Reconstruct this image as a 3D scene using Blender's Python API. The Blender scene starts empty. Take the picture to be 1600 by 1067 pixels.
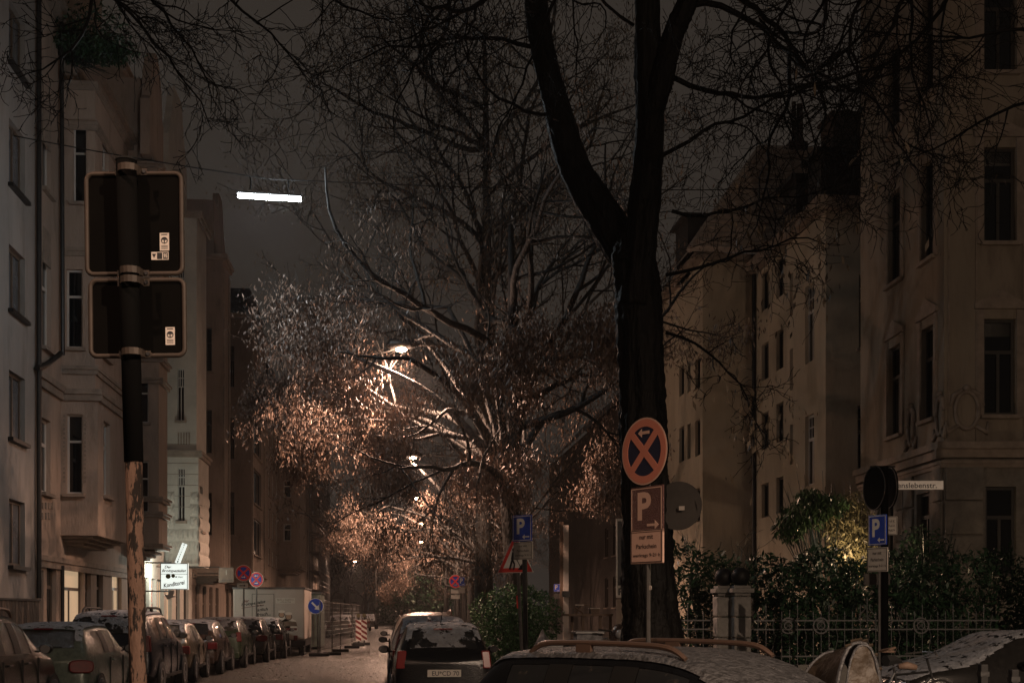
import bpy, bmesh, math, random
import numpy as np
from mathutils import Vector, Matrix
R = math.radians
sc = bpy.context.scene
col = sc.collection
rnd = random.Random(7)

# ------------------------------------------------------------------ camera
TH = math.atan(0.1); ST, CT = math.sin(TH), math.cos(TH)
H = 1.65; F = 2000.0; HY = 957.0
cam = bpy.data.objects.new('camera', bpy.data.cameras.new('camera'))
col.objects.link(cam); sc.camera = cam
cam.location = (0, 0, H); cam.rotation_euler = (R(90), 0, -TH)
cam.data.sensor_width = 36; cam.data.lens = 45
cam.data.shift_y = (HY - 533.5) / 1600
cam.data.clip_start = 0.1; cam.data.clip_end = 2000

# ------------------------------------------------------------------ view, world, haze amount
sc.view_settings.view_transform = 'Standard'; sc.view_settings.look = 'None'
sc.view_settings.exposure = 0.0; sc.view_settings.gamma = 1
sc.cycles.max_bounces = 6; sc.cycles.diffuse_bounces = 2; sc.cycles.glossy_bounces = 2
sc.cycles.transmission_bounces = 3; sc.cycles.volume_bounces = 0; sc.cycles.transparent_max_bounces = 8
sc.cycles.sample_clamp_indirect = 4; sc.cycles.sample_clamp_direct = 0
sc.cycles.use_denoising = True
sc.cycles.volume_step_rate = 5
HAZE = 0.0005
world = bpy.data.worlds.new("World"); sc.world = world; world.use_nodes = True
nt = world.node_tree; nt.nodes.clear()
wo = nt.nodes.new('ShaderNodeOutputWorld'); bg = nt.nodes.new('ShaderNodeBackground')
tc = nt.nodes.new('ShaderNodeTexCoord'); nz = nt.nodes.new('ShaderNodeTexNoise'); cr = nt.nodes.new('ShaderNodeValToRGB')
nz.inputs['Scale'].default_value = 1.6; nz.inputs['Detail'].default_value = 5
nt.links.new(tc.outputs['Generated'], nz.inputs['Vector']); nt.links.new(nz.outputs[0], cr.inputs['Fac'])
cr.color_ramp.elements[0].position = 0.3; cr.color_ramp.elements[0].color = (.0120, .0094, .0076, 1)
cr.color_ramp.elements[1].position = 0.75; cr.color_ramp.elements[1].color = (.0180, .0146, .0120, 1)
nt.links.new(cr.outputs[0], bg.inputs['Color']); bg.inputs['Strength'].default_value = 1.9
nt.links.new(bg.outputs[0], wo.inputs['Surface'])

SODIUM = (1.0, .60, .415); WHITE = (.86, .95, 1.0)

# ------------------------------------------------------------------ pixel helpers
def pix(px, py, Y=None, X=None, s=None):
    u = (px - 800) / F
    dx, dy = u * CT + ST, CT - u * ST
    if s is not None: k = F / s
    elif Y is not None: k = Y / dy
    else: k = X / dx
    return Vector((dx * k, dy * k, H + (HY - py) / F * k))
def PX(p):
    d = p[0] * ST + p[1] * CT
    return 800 + F * (p[0] * CT - p[1] * ST) / d, HY - F * (p[2] - H) / d

# ------------------------------------------------------------------ materials
M = {}
def mat(name, c, rough=.7, metal=0, var=.0, vscale=3, bump=0, bscale=30, emit=None, es=1, stretch=(1, 1, 1),
        isl=0, spec=.5, dark=None, dpos=(.45, .6), dscale=2, transm=0, alpha=1):
    m = bpy.data.materials.new(name); m.use_nodes = True
    n = m.node_tree.nodes; l = m.node_tree.links
    b = n['Principled BSDF']
    b.inputs['Base Color'].default_value = (*c, 1); b.inputs['Roughness'].default_value = rough
    b.inputs['Metallic'].default_value = metal; b.inputs['Specular IOR Level'].default_value = spec
    if alpha < 1: b.inputs['Alpha'].default_value = alpha
    if transm: b.inputs['Transmission Weight'].default_value = transm
    co = n.new('ShaderNodeTexCoord'); mp = n.new('ShaderNodeMapping'); mp.inputs['Scale'].default_value = stretch
    l.new(co.outputs['Object'], mp.inputs['Vector'])
    src = None
    if var > 0 or isl > 0:
        mx = n.new('ShaderNodeMix'); mx.data_type = 'RGBA'
        mx.inputs[6].default_value = tuple(x * (1 - max(var, isl)) for x in c) + (1,)
        mx.inputs[7].default_value = tuple(min(1, x * (1 + max(var, isl))) for x in c) + (1,)
        if isl > 0:
            g = n.new('ShaderNodeNewGeometry'); l.new(g.outputs['Random Per Island'], mx.inputs[0])
        else:
            t = n.new('ShaderNodeTexNoise'); t.inputs['Scale'].default_value = vscale; t.inputs['Detail'].default_value = 8
            t.inputs['Roughness'].default_value = .65
            l.new(mp.outputs[0], t.inputs['Vector'])
            rr = n.new('ShaderNodeValToRGB'); rr.color_ramp.elements[0].position = .33; rr.color_ramp.elements[1].position = .68
            l.new(t.outputs[0], rr.inputs['Fac']); l.new(rr.outputs[0], mx.inputs[0])
        l.new(mx.outputs[2], b.inputs['Base Color']); src = mx.outputs[2]
    if dark is not None:
        t = n.new('ShaderNodeTexNoise'); t.inputs['Scale'].default_value = dscale; t.inputs['Detail'].default_value = 10
        t.inputs['Roughness'].default_value = .7
        l.new(mp.outputs[0], t.inputs['Vector'])
        rr = n.new('ShaderNodeValToRGB'); rr.color_ramp.elements[0].position = dpos[0]; rr.color_ramp.elements[1].position = dpos[1]
        l.new(t.outputs[0], rr.inputs['Fac'])
        m2 = n.new('ShaderNodeMix'); m2.data_type = 'RGBA'; l.new(rr.outputs[0], m2.inputs[0])
        m2.inputs[7].default_value = (*dark, 1)
        if src: l.new(src, m2.inputs[6])
        else: m2.inputs[6].default_value = (*c, 1)
        l.new(m2.outputs[2], b.inputs['Base Color'])
    if bump > 0:
        t = n.new('ShaderNodeTexNoise'); t.inputs['Scale'].default_value = bscale; t.inputs['Detail'].default_value = 6
        l.new(mp.outputs[0], t.inputs['Vector'])
        bp = n.new('ShaderNodeBump'); bp.inputs['Strength'].default_value = min(1, bump); bp.inputs['Distance'].default_value = .03 * max(1, bump)
        l.new(t.outputs[0], bp.inputs['Height']); l.new(bp.outputs[0], b.inputs['Normal'])
    if emit:
        b.inputs['Emission Color'].default_value = (*emit, 1); b.inputs['Emission Strength'].default_value = es
    M[name] = m
    return m

V3 = (1, 1, .25)
mat('plaster_grey', (.26, .245, .23), .9, dark=(.15, .135, .12), dpos=(.5, .78), dscale=1.6, var=.14, vscale=.9, bump=.35, bscale=26, stretch=V3)
mat('plaster_tan', (.38, .30, .245), .9, dark=(.21, .165, .13), dpos=(.48, .72), dscale=2.2, var=.22, vscale=1.1, bump=.5, bscale=18, stretch=V3)
mat('plaster_white', (.50, .47, .42), .85, var=.12, vscale=1.5, bump=.3, bscale=20)
mat('plaster_brown', (.29, .23, .19), .9, dark=(.16, .125, .10), dpos=(.48, .72), dscale=2.0, var=.2, vscale=1, bump=.35, bscale=20, stretch=V3)
mat('plaster_beige', (.50, .43, .33), .9, dark=(.33, .27, .20), dpos=(.5, .8), dscale=1.3, var=.12, vscale=.8, bump=.25, bscale=20, stretch=V3)
mat('plaster_sand', (.275, .23, .18), .9, dark=(.16, .125, .095), dpos=(.5, .75), dscale=1.8, var=.16, vscale=1.0, bump=.3, bscale=20, stretch=V3)
mat('trim_stone', (.27, .22, .18), .85, var=.22, vscale=4, bump=.3)
mat('dark_metal', (.03, .03, .03), .45, .6, bump=.1)
mat('zinc', (.13, .13, .13), .4, .8, var=.2)
mat('window_white', (.5, .48, .45), .5)
mat('window_brown', (.10, .075, .055), .5)
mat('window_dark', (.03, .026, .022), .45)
mat('glass', (.006, .007, .008), .06, spec=.6)
mat('blind', (.25, .24, .22), .6)
mat('grey_reflection', (.10, .108, .12), .18, var=.3, vscale=1.5)  # panes greyed to carry the pale reflection seen in them
mat('shop_glass', (.03, .03, .028), .12, var=.4, vscale=2)
mat('shop_lit', (.3, .2, .12), .5, emit=(1, .70, .42), es=.42)
mat('shop_red', (.5, .12, .07), .5, emit=(1, .25, .14), es=.10)
mat('asphalt', (.016, .0128, .0110), .33, var=.75, vscale=14, bump=3.4, bscale=16, dark=(.22, .19, .165), dpos=(.61, .635), dscale=11)
mat('paving', (.075, .07, .066), .5, var=.35, vscale=3, bump=.8, bscale=9, dark=(.17, .16, .15), dpos=(.58, .7), dscale=2.5)
mat('kerb', (.16, .155, .15), .7, var=.2, vscale=5, bump=.3)
mat('earth', (.03, .026, .02), .95, var=.4, vscale=4, bump=.8, bscale=10)
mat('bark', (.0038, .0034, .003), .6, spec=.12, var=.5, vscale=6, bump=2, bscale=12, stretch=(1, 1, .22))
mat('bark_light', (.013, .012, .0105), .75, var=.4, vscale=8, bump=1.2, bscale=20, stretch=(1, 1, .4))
mat('twig', (.014, .025, .023), .3, var=.4, vscale=5, spec=.7)
mat('leaf_brown', (.19, .130, .098), .55, isl=.55)
mat('leaf_dark', (.10, .075, .05), .6, isl=.5)
mat('leaf_green', (.035, .068, .028), .32, isl=.5)
mat('leaf_laurel', (.022, .052, .026), .42, isl=.6, spec=.3)
mat('leaf_box', (.035, .085, .03), .5, isl=.6, spec=.25)
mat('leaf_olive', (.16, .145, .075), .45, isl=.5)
mat('tile', (.46, .39, .34), .5, var=.3, vscale=3, bump=.2)
mat('slate', (.022, .021, .022), .55, var=.3, vscale=3, bump=.5, bscale=12)
mat('clad_slate', (.10, .07, .05), .6, var=.5, vscale=3, bump=1.5, bscale=5, stretch=(1, 1, .4), dark=(.01, .008, .007), dpos=(.44, .5), dscale=3)
mat('chimney', (.06, .045, .04), .8, var=.3, vscale=4, bump=.5)
# signs
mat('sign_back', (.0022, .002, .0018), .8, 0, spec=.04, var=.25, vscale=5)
mat('sign_edge', (.035, .025, .019), .65, .3, var=.3, vscale=10)
mat('sign_grey', (.05, .044, .039), .85, 0, var=.2)
mat('sign_red', (.62, .045, .035), .35)
mat('sign_blue', (.02, .06, .42), .3, var=.2, vscale=20)
mat('sign_white', (.72, .70, .66), .4, var=.08, vscale=8)
mat('sign_plate', (.42, .39, .35), .45, var=.12, vscale=10)
mat('ink', (.01, .01, .012), .5)
mat('sticker', (.45, .40, .36), .5)
mat('rust_pole', (.082, .052, .039), .8, .0, spec=.08, var=.3, vscale=20, bump=.3, bscale=60, dark=(.010, .008, .007), dpos=(.485, .51), dscale=20, stretch=(1, 1, .28))
mat('pole_black', (.0025, .0025, .0025), .85, spec=.05)
mat('pole_grey', (.11, .105, .10), .35, .6, var=.2, vscale=8)
mat('lightbox', (.35, .35, .34), .4, emit=(.93, 1.0, .92), es=.98)
mat('lit_red', (.48, .18, .125), .3)  # red lightened to salmon, the lamp light thrown back is in the colour
mat('lit_blue', (.02, .022, .045), .25)  # blue painted nearly dark, as orange lamp light shows it
mat('stripe_red', (.20, .015, .015), .4)
mat('glare_sign', (.11, .055, .05), .22, bump=.8, bscale=90)  # blue plate painted orange-brown for the glare lying on it
mat('lit_white', (.52, .34, .27), .4)  # white with the pink cast of the orange light mixed in
mat('ink_red', (.10, .012, .01), .5)
mat('olive', (.10, .085, .03), .5)
mat('tube_glow', (1, 1, 1), .4, emit=(.88, .96, 1.0), es=40)
mat('lamp_warm', (1, .8, .6), .4, emit=(1.0, .75, .45), es=3)
mat('sodium_glow', (1, .8, .6), .4, emit=(1.0, .55, .30), es=60)
# cars
def paint(name, c, r=.2): return mat(name, tuple(x * .55 for x in c), r, .2, spec=.7, var=.3, vscale=14, bump=.15, bscale=60)
paint('paint_black', (.008, .009, .011)); paint('paint_anthracite', (.03, .028, .026)); paint('paint_mint', (.16, .20, .17))
paint('paint_navy', (.012, .018, .03)); paint('paint_gold', (.15, .12, .08)); paint('paint_brown', (.07, .045, .035))
paint('paint_green', (.05, .075, .045)); paint('paint_silver', (.22, .19, .17)); paint('paint_red', (.16, .03, .025))
mat('car_glass', (.012, .013, .014), .08, spec=.7, dark=(.06, .05, .042), dpos=(.55, .75), dscale=9)
mat('wet_glass', (.028, .025, .02), .2, var=.35, vscale=9, bump=.7, bscale=60, spec=.7)
mat('rubber', (.012, .012, .012), .8)
mat('rim', (.16, .16, .16), .35, .8)
mat('tail_bright', (.16, .012, .012), .2)  # brighter red stands for the light these lenses reflect
mat('tail_red', (.075, .004, .005), .3, spec=.3, var=.3, vscale=20)
mat('head_lamp', (.3, .3, .3), .12, .3)
mat('tarp_green', (.10, .13, .11), .6, var=.2)
mat('snow', (.22, .23, .25), .75, var=.3, vscale=9, bump=1.4, bscale=22)
mat('frost', (.055, .055, .058), .6, var=.6, vscale=14, bump=1.6, bscale=22)
mat('van_white', (.34, .30, .27), .4, var=.07, vscale=1.5)
mat('plastic_black', (.008, .008, .008), .55, spec=.25)
mat('rail_copper', (.11, .07, .052), .42, .4)  # orange tint puts the lamp light on the rails into their colour
mat('tarp_brown', (.06, .043, .028), .5, var=.35, vscale=3, bump=1.5, bscale=4)
mat('tarp_grey', (.07, .07, .075), .45, var=.4, vscale=3, bump=1.5, bscale=5)
mat('graffiti', (.12, .12, .13), .5, var=.8, vscale=6, dark=(.30, .27, .05), dpos=(.60, .64), dscale=4)
mat('wood', (.13, .085, .06), .7, var=.3, vscale=5, stretch=(1, 1, .3))
mat('iron', (.10, .10, .10), .5, .0)
mat('wall_shade', (.05, .04, .034), .9, var=.3, vscale=2)  # house wall darkened to stand for the shade of the tree crowns
mat('stone_block', (.20, .19, .175), .85, var=.25, vscale=4, bump=1.6, bscale=6)
mat('skin', (.35, .22, .15), .6); mat('cloth_white', (.55, .48, .42), .7); mat('hair', (.04, .025, .02), .7)
mat('rock', (.19, .17, .145), .9, var=.25, vscale=2.5, bump=2.2, bscale=3.2)

def patchy(name, sc_, lo, hi):      # snow lies in ragged patches
    m = M[name]; n = m.node_tree.nodes; l = m.node_tree.links; b = n['Principled BSDF']
    t = n.new('ShaderNodeTexNoise'); t.inputs['Scale'].default_value = sc_; t.inputs['Detail'].default_value = 6; t.inputs['Roughness'].default_value = .6
    c = n.new('ShaderNodeTexCoord'); l.new(c.outputs['Object'], t.inputs['Vector']); r_ = n.new('ShaderNodeValToRGB')
    r_.color_ramp.elements[0].position = lo; r_.color_ramp.elements[1].position = hi; l.new(t.outputs[0], r_.inputs['Fac']); l.new(r_.outputs[0], b.inputs['Alpha'])
mat('snow_patch', (.17, .175, .19), .75, var=.3, vscale=9, bump=1.4, bscale=22)
patchy('snow_patch', 3.2, .47, .50)
patchy('snow', 7, .38, .44)
# ------------------------------------------------------------------ object helpers
def tag(o, label=None, cat=None, group=None, kind=None):
    if label: o['label'] = label
    if cat: o['category'] = cat
    if group: o['group'] = group
    if kind: o['kind'] = kind
    return o
def thing(name, label, cat, loc=(0, 0, 0), rz=0, group=None):
    o = bpy.data.objects.new(name, None); col.objects.link(o); o.location = loc; o.rotation_euler = (0, 0, rz)
    o.empty_display_size = .1
    o['minv'] = 0; del o['minv']
    return tag(o, label, cat, group)
def root_inv(parent):
    r = parent
    while r.parent: r = r.parent
    return (Matrix.Translation(r.location) @ Matrix.Rotation(r.rotation_euler.z, 4, 'Z')).inverted()

class MB:
    def __init__(s): s.v = []; s.f = []; s.m = []; s.mi = 0; s.T = None
    def add(s, vs, fs):
        b = len(s.v)
        if s.T is not None: vs = [s.T @ Vector(v) for v in vs]
        s.v += [tuple(v) for v in vs]; s.f += [tuple(b + i for i in f) for f in fs]; s.m += [s.mi] * len(fs)
    def box(s, a, b):
        x0, x1 = sorted((a[0], b[0])); y0, y1 = sorted((a[1], b[1])); z0, z1 = sorted((a[2], b[2]))
        s.add([(x0, y0, z0), (x1, y0, z0), (x1, y1, z0), (x0, y1, z0), (x0, y0, z1), (x1, y0, z1), (x1, y1, z1), (x0, y1, z1)],
              [(0, 3, 2, 1), (4, 5, 6, 7), (0, 1, 5, 4), (1, 2, 6, 5), (2, 3, 7, 6), (3, 0, 4, 7)])
    def obox(s, O, A, B, C):           # oriented box: corner O, edges A,B,C
        O, A, B, C = map(Vector, (O, A, B, C))
        vs = [O, O + A, O + A + B, O + B, O + C, O + A + C, O + A + B + C, O + B + C]
        fs = [(0, 3, 2, 1), (4, 5, 6, 7), (0, 1, 5, 4), (1, 2, 6, 5), (2, 3, 7, 6), (3, 0, 4, 7)]
        if A.cross(B).dot(C) < 0: fs = [tuple(reversed(f)) for f in fs]
        s.add(vs, fs)
    def quad(s, a, b, c, d): s.add([a, b, c, d], [(0, 1, 2, 3)])
    def tube(s, pts, rs, n=8, cap=True, rf=None):
        pts = [Vector(p) for p in pts]
        if not hasattr(rs, '__len__'): rs = [rs] * len(pts)
        vs = []; prev = None
        for i, p in enumerate(pts):
            d = (pts[min(i + 1, len(pts) - 1)] - pts[max(i - 1, 0)])
            d = d.normalized() if d.length > 1e-9 else Vector((0, 0, 1))
            if prev is None:
                a = d.cross(Vector((0, 0, 1)))
                if a.length < .05: a = d.cross(Vector((1, 0, 0)))
            else: a = prev - d * prev.dot(d)
            a.normalize(); prev = a; b = d.cross(a)
            for k in range(n):
                t = 2 * math.pi * k / n
                vs.append(p + (a * math.cos(t) + b * math.sin(t)) * rs[i] * (rf(i, t) if rf else 1))
        fs = []
        for i in range(len(pts) - 1):
            for k in range(n):
                k2 = (k + 1) % n
                fs.append((i * n + k, i * n + k2, (i + 1) * n + k2, (i + 1) * n + k))
        if cap:
            fs.append(tuple(range(n - 1, -1, -1))); L = (len(pts) - 1) * n; fs.append(tuple(L + k for k in range(n)))
        s.add(vs, fs)
    def disc(s, O, A, B, r, th, n=40, rx=1.0):   # cylinder: centre O, in-plane unit axes A,B, thickness along A x B
        O, A, B = Vector(O), Vector(A), Vector(B); N = A.cross(B)
        v = [O + (A * math.cos(2 * math.pi * k / n) * rx + B * math.sin(2 * math.pi * k / n)) * r for k in range(n)]
        s.add(v + [p + N * th for p in v], [tuple(range(n - 1, -1, -1)), tuple(n + k for k in range(n))] +
              [(k, (k + 1) % n, n + (k + 1) % n, n + k) for k in range(n)])
    def ring(s, O, A, B, r0, r1, th, n=40):
        O, A, B = Vector(O), Vector(A), Vector(B); N = A.cross(B)
        c = [A * math.cos(2 * math.pi * k / n) + B * math.sin(2 * math.pi * k / n) for k in range(n)]
        v = [O + x * r0 for x in c] + [O + x * r1 for x in c]; v += [p + N * th for p in v]
        f = []
        for k in range(n):
            q = (k + 1) % n
            f += [(2 * n + k, 3 * n + k, 3 * n + q, 2 * n + q), (n + k, n + q, 3 * n + q, 3 * n + k), (k, 2 * n + k, 2 * n + q, q), (k, q, n + q, n + k)]
        s.add(v, f)
    def poly(s, pts2, O, A, B, th):     # extruded outline in frame
        O, A, B = Vector(O), Vector(A), Vector(B); N = A.cross(B); n = len(pts2)
        ar = sum(pts2[i][0] * pts2[(i + 1) % n][1] - pts2[(i + 1) % n][0] * pts2[i][1] for i in range(n))
        if ar < 0: pts2 = pts2[::-1]
        v = [O + A * a + B * b for a, b in pts2]
        s.add(v + [p + N * th for p in v], [tuple(range(n - 1, -1, -1)), tuple(n + k for k in range(n))] +
              [(k, (k + 1) % n, n + (k + 1) % n, n + k) for k in range(n)])
    def ball(s, c, r, nu=14, nv=9, sz=1):
        c = Vector(c); vs = [c + Vector((0, 0, -r * sz))]
        for i in range(1, nv):
            a = -math.pi / 2 + math.pi * i / nv
            for k in range(nu):
                t = 2 * math.pi * k / nu
                vs.append(c + Vector((math.cos(a) * math.cos(t) * r, math.cos(a) * math.sin(t) * r, math.sin(a) * r * sz)))
        vs.append(c + Vector((0, 0, r * sz))); f = []
        for k in range(nu): f.append((0, 1 + (k + 1) % nu, 1 + k)); f.append((len(vs) - 1, 1 + (nv - 2) * nu + k, 1 + (nv - 2) * nu + (k + 1) % nu))
        for i in range(nv - 2):
            for k in range(nu):
                a, b = 1 + i * nu + k, 1 + i * nu + (k + 1) % nu
                f.append((a, b, b + nu, a + nu))
        s.add(vs, f)
    def build(s, name, mats, parent=None, smooth=False, bevel=0, world=True, label=None):
        if not s.v: return None
        me = bpy.data.meshes.new(name)
        vs = s.v
        if parent is not None and world:
            I = root_inv(parent); vs = [tuple(I @ Vector(v)) for v in vs]
        me.from_pydata(vs, [], s.f); me.update()
        if not isinstance(mats, (list, tuple)): mats = [mats]
        for m in mats: me.materials.append(M[m])
        if len(mats) > 1: me.polygons.foreach_set('material_index', s.m)
        if smooth: me.polygons.foreach_set('use_smooth', [True] * len(me.polygons))
        o = bpy.data.objects.new(name, me); col.objects.link(o)
        if parent is not None: o.parent = parent
        if bevel:
            md = o.modifiers.new('bevel', 'BEVEL'); md.width = bevel; md.segments = 2; md.limit_method = 'ANGLE'
        if smooth:
            pass
        if label: o['label'] = label
        return o
def copy_tree(o, parent=None):
    c = o.copy(); col.objects.link(c)
    if parent is not None: c.parent = parent
    for ch in list(o.children): copy_tree(ch, c)
    return c

def text(s, name, O, A, B, h, mt, parent, w=None, shear=0, th=.002, bold=0, spacing=1, align='C', rot=0, label=None):
    cu = bpy.data.curves.new('t', 'FONT'); cu.body = s; cu.size = 1; cu.offset = bold; cu.space_character = spacing; cu.resolution_u = 3
    cu.shear = shear
    o = bpy.data.objects.new('t', cu); col.objects.link(o)
    dg = bpy.context.evaluated_depsgraph_get(); me = bpy.data.meshes.new_from_object(o.evaluated_get(dg))
    bpy.data.objects.remove(o)
    vs = [v.co.copy() for v in me.vertices]; fs = [tuple(p.vertices) for p in me.polygons]
    x0, x1 = min(v.x for v in vs), max(v.x for v in vs); y0, y1 = min(v.y for v in vs), max(v.y for v in vs)
    k = h / max(1e-6, (y1 - y0)); kx = k if w is None else w / (x1 - x0)
    cx = (x0 + x1) / 2 if align == 'C' else x0
    O, A, B = Vector(O), Vector(A), Vector(B); N = A.cross(B)
    A2 = A * math.cos(rot) + B * math.sin(rot); B2 = -A * math.sin(rot) + B * math.cos(rot)
    mb = MB(); mb.add([O + N * th + A2 * ((v.x - cx) * kx) + B2 * ((v.y - (y0 + y1) / 2) * k) for v in vs], fs)
    bpy.data.meshes.remove(me)
    return mb.build(name, mt, parent, label=label)

def leaf_mesh(name, C, size, wid, hang, mt, parent, seed=1, kind=None):
    rg = np.random.default_rng(seed); n = len(C); C = np.asarray(C, float)
    d = rg.normal(size=(n, 3)); d /= np.linalg.norm(d, axis=1)[:, None]
    d = d * (1 - hang) + np.array([0, 0, -1.]) * hang; d /= np.linalg.norm(d, axis=1)[:, None]
    q = rg.normal(size=(n, 3)); sd = np.cross(d, q); sd /= np.linalg.norm(sd, axis=1)[:, None]
    L = (size * rg.uniform(.35, 1.5, n))[:, None]; W = L * wid
    V = np.stack([C, C + d * L * .5 + sd * W * .5, C + d * L, C + d * L * .5 - sd * W * .5], 1).reshape(-1, 3)
    I = np.array(root_inv(parent)) if parent is not None else np.eye(4)
    V = V @ I[:3, :3].T + I[:3, 3]
    me = bpy.data.meshes.new(name)
    me.vertices.add(4 * n); me.vertices.foreach_set('co', V.ravel())
    me.loops.add(4 * n); me.loops.foreach_set('vertex_index', np.arange(4 * n, dtype=np.int32))
    me.polygons.add(n); me.polygons.foreach_set('loop_start', np.arange(0, 4 * n, 4, dtype=np.int32))
    me.update(calc_edges=True); me.validate()
    me.materials.append(M[mt])
    o = bpy.data.objects.new(name, me); col.objects.link(o)
    if parent is not None: o.parent = parent
    return o

# ------------------------------------------------------------------ ground
def struct(name, mb, m):
    o = mb.build(name, m); o['kind'] = 'structure'; return o
g = MB(); g.box((-400, -40, -.3), (400, 700, -.06)); struct('ground', g, 'earth')
g = MB(); g.quad((-6.4, 14, 0), (2.3, 14, 0), (2.3, 260, 0), (-6.4, 260, 0)); g.quad((-40, -30, 0), (60, -30, 0), (60, 14, 0), (-40, 14, 0)); struct('road', g, 'asphalt')
g = MB(); g.box((-40, 14, -.05), (-6.55, 260, .12)); struct('pavement_left', g, 'paving')
g = MB(); g.box((2.45, 14, -.05), (60, 260, .12)); struct('pavement_right', g, 'paving')
g = MB(); g.box((-6.55, 14, -.05), (-6.4, 260, .13)); struct('kerb_left', g, 'kerb')
g = MB(); g.box((2.3, 14, -.05), (2.45, 260, .13)); struct('kerb_right', g, 'kerb')

# ------------------------------------------------------------------ buildings
def wall(mb, O, T, N, L, z0, z1, holes=(), dep=.18):
    O, T, N = Vector(O), Vector(T), Vector(N); U = Vector((0, 0, 1))
    holes = [h for h in holes if h[1] > 0 and h[0] < L and h[3] > z0 and h[2] < z1]
    ts = sorted({0, L, *[min(L, max(0, h[0])) for h in holes], *[min(L, max(0, h[1])) for h in holes]})
    zs = sorted({z0, z1, *[min(z1, max(z0, h[2])) for h in holes], *[min(z1, max(z0, h[3])) for h in holes]})
    flip = T.cross(U).dot(N) < 0
    def q(a, b, c, d, inv=False):
        if flip != inv: mb.quad(a, d, c, b)
        else: mb.quad(a, b, c, d)
    def P(t, z, w=0): return O + T * t + U * z - N * w
    for i in range(len(ts) - 1):
        for j in range(len(zs) - 1):
            a, b, c, d = ts[i], ts[i + 1], zs[j], zs[j + 1]
            if b - a < 1e-5 or d - c < 1e-5: continue
            m, n = (a + b) / 2, (c + d) / 2
            if any(h[0] < m < h[1] and h[2] < n < h[3] for h in holes): continue
            q(P(a, c), P(b, c), P(b, d), P(a, d))
    for h in holes:
        a, b, c, d = h[:4]
        q(P(a, c), P(a, d), P(a, d, dep), P(a, c, dep), True); q(P(b, c), P(b, c, dep), P(b, d, dep), P(b, d), True)
        q(P(a, c), P(a, c, dep), P(b, c, dep), P(b, c), True); q(P(a, d), P(b, d), P(b, d, dep), P(a, d, dep), True)

def window(root, O, T, N, h, style='cross', fm='window_white', sill='trim_stone', dep=.18, glass='glass'):
    O, T, N = Vector(O), Vector(T), Vector(N); U = Vector((0, 0, 1)); a, b, c, d = h[:4]; w = min(.07, (b - a) * .12)
    def bar(mb, t0, t1, z0, z1, p0=.11, p1=.165):
        mb.obox(O + T * t0 + U * z0 - N * dep + N * (dep - p1), T * (t1 - t0), U * (z1 - z0), N * (p1 - p0))
    f = MB()
    bar(f, a, a + w, c, d); bar(f, b - w, b, c, d); bar(f, a + w, b - w, c, c + w); bar(f, a + w, b - w, d - w, d)
    m = (a + b) / 2; hh = d - c
    if style in ('cross', 'sash', 'grid'):
        zt = c + hh * .66
        bar(f, a + w, b - w, zt - w * .6, zt + w * .6)
        if style != 'sash': bar(f, m - w * .5, m + w * .5, c + w, zt - w * .6)
        if style == 'grid':
            for k in (1, 2): t = a + (b - a) * k / 3; bar(f, t - .018, t + .018, zt + w * .6, d - w, .12, .155)
            z = (zt + d) / 2; bar(f, a + w, b - w, z - .018, z + .018, .123, .15)
    elif style == 'double': bar(f, m - w * .5, m + w * .5, c + w, d - w)
    elif style == 'triple':
        for k in (1, 2): t = a + (b - a) * k / 3; bar(f, t - w * .5, t + w * .5, c + w, d - w)
    wo = f.build('window', fm, root)
    p = MB(); p.obox(O + T * (a + .01) + U * (c + .01) - N * .150, T * (b - a - .02), U * (hh - .02), N * .008)
    p.build('pane', glass, wo)
    if sill:
        s = MB(); s.obox(O + T * (a - .08) + U * (c - .09) - N * .02, T * (b - a + .16), U * .085, N * .14); s.build('sill', sill, wo)
    return wo

class Bld:
    def __init__(s, name, label, loc, wallmat, trim='trim_stone', cat='building', group=None):
        s.root = thing(name, label, cat, loc, 0, group); s.w = MB(); s.t = MB(); s.wm = wallmat; s.tm = trim
    def face(s, O, T, N, L, z0, z1, wins=(), fm='window_white', dep=.18, sill='trim_stone', mb=None):
        wall(mb or s.w, O, T, N, L, z0, z1, [w[:4] for w in wins], dep)
        for w in wins:
            window(s.root, O, T, N, w, w[4] if len(w) > 4 else 'cross', w[5] if len(w) > 5 else fm, sill, dep, w[6] if len(w) > 6 else 'glass')
    def band(s, O, T, N, L, z, h, out):      # horizontal moulding: two stepped boxes
        O, T, N = Vector(O), Vector(T), Vector(N); U = Vector((0, 0, 1))
        s.t.obox(O + U * z + N * .002, T * L, U * h * .55, N * out * .6); s.t.obox(O + U * (z + h * .55) + N * .002, T * L, U * h * .45, N * out)
    def done(s):
        s.w.build('wall', s.wm, s.root); s.t.build('moulding', s.tm, s.root)

EY, EX = Vector((0, 1, 0)), Vector((1, 0, 0))
def rectX(X, Y0, px0, px1, py0, py1, style='cross', *r):      # window on a street-parallel plane X, wall starts at Y0
    a, b = pix(px0, py1, X=X), pix(px1, py1, X=X); c = pix((px0 + px1) / 2, py0, X=X), pix((px0 + px1) / 2, py1, X=X)
    t0, t1 = sorted((a.y - Y0, b.y - Y0)); return (t0, t1, c[1].z, c[0].z, style, *r)
def rectY(Y, X0, px0, px1, py0, py1, style='cross', *r):
    a, b = pix(px0, py1, Y=Y), pix(px1, py1, Y=Y); t = pix((px0 + px1) / 2, py0, Y=Y)
    return (a.x - X0, b.x - X0, (a.z + b.z) / 2, t.z, style, *r)
XF = -8.4

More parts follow.
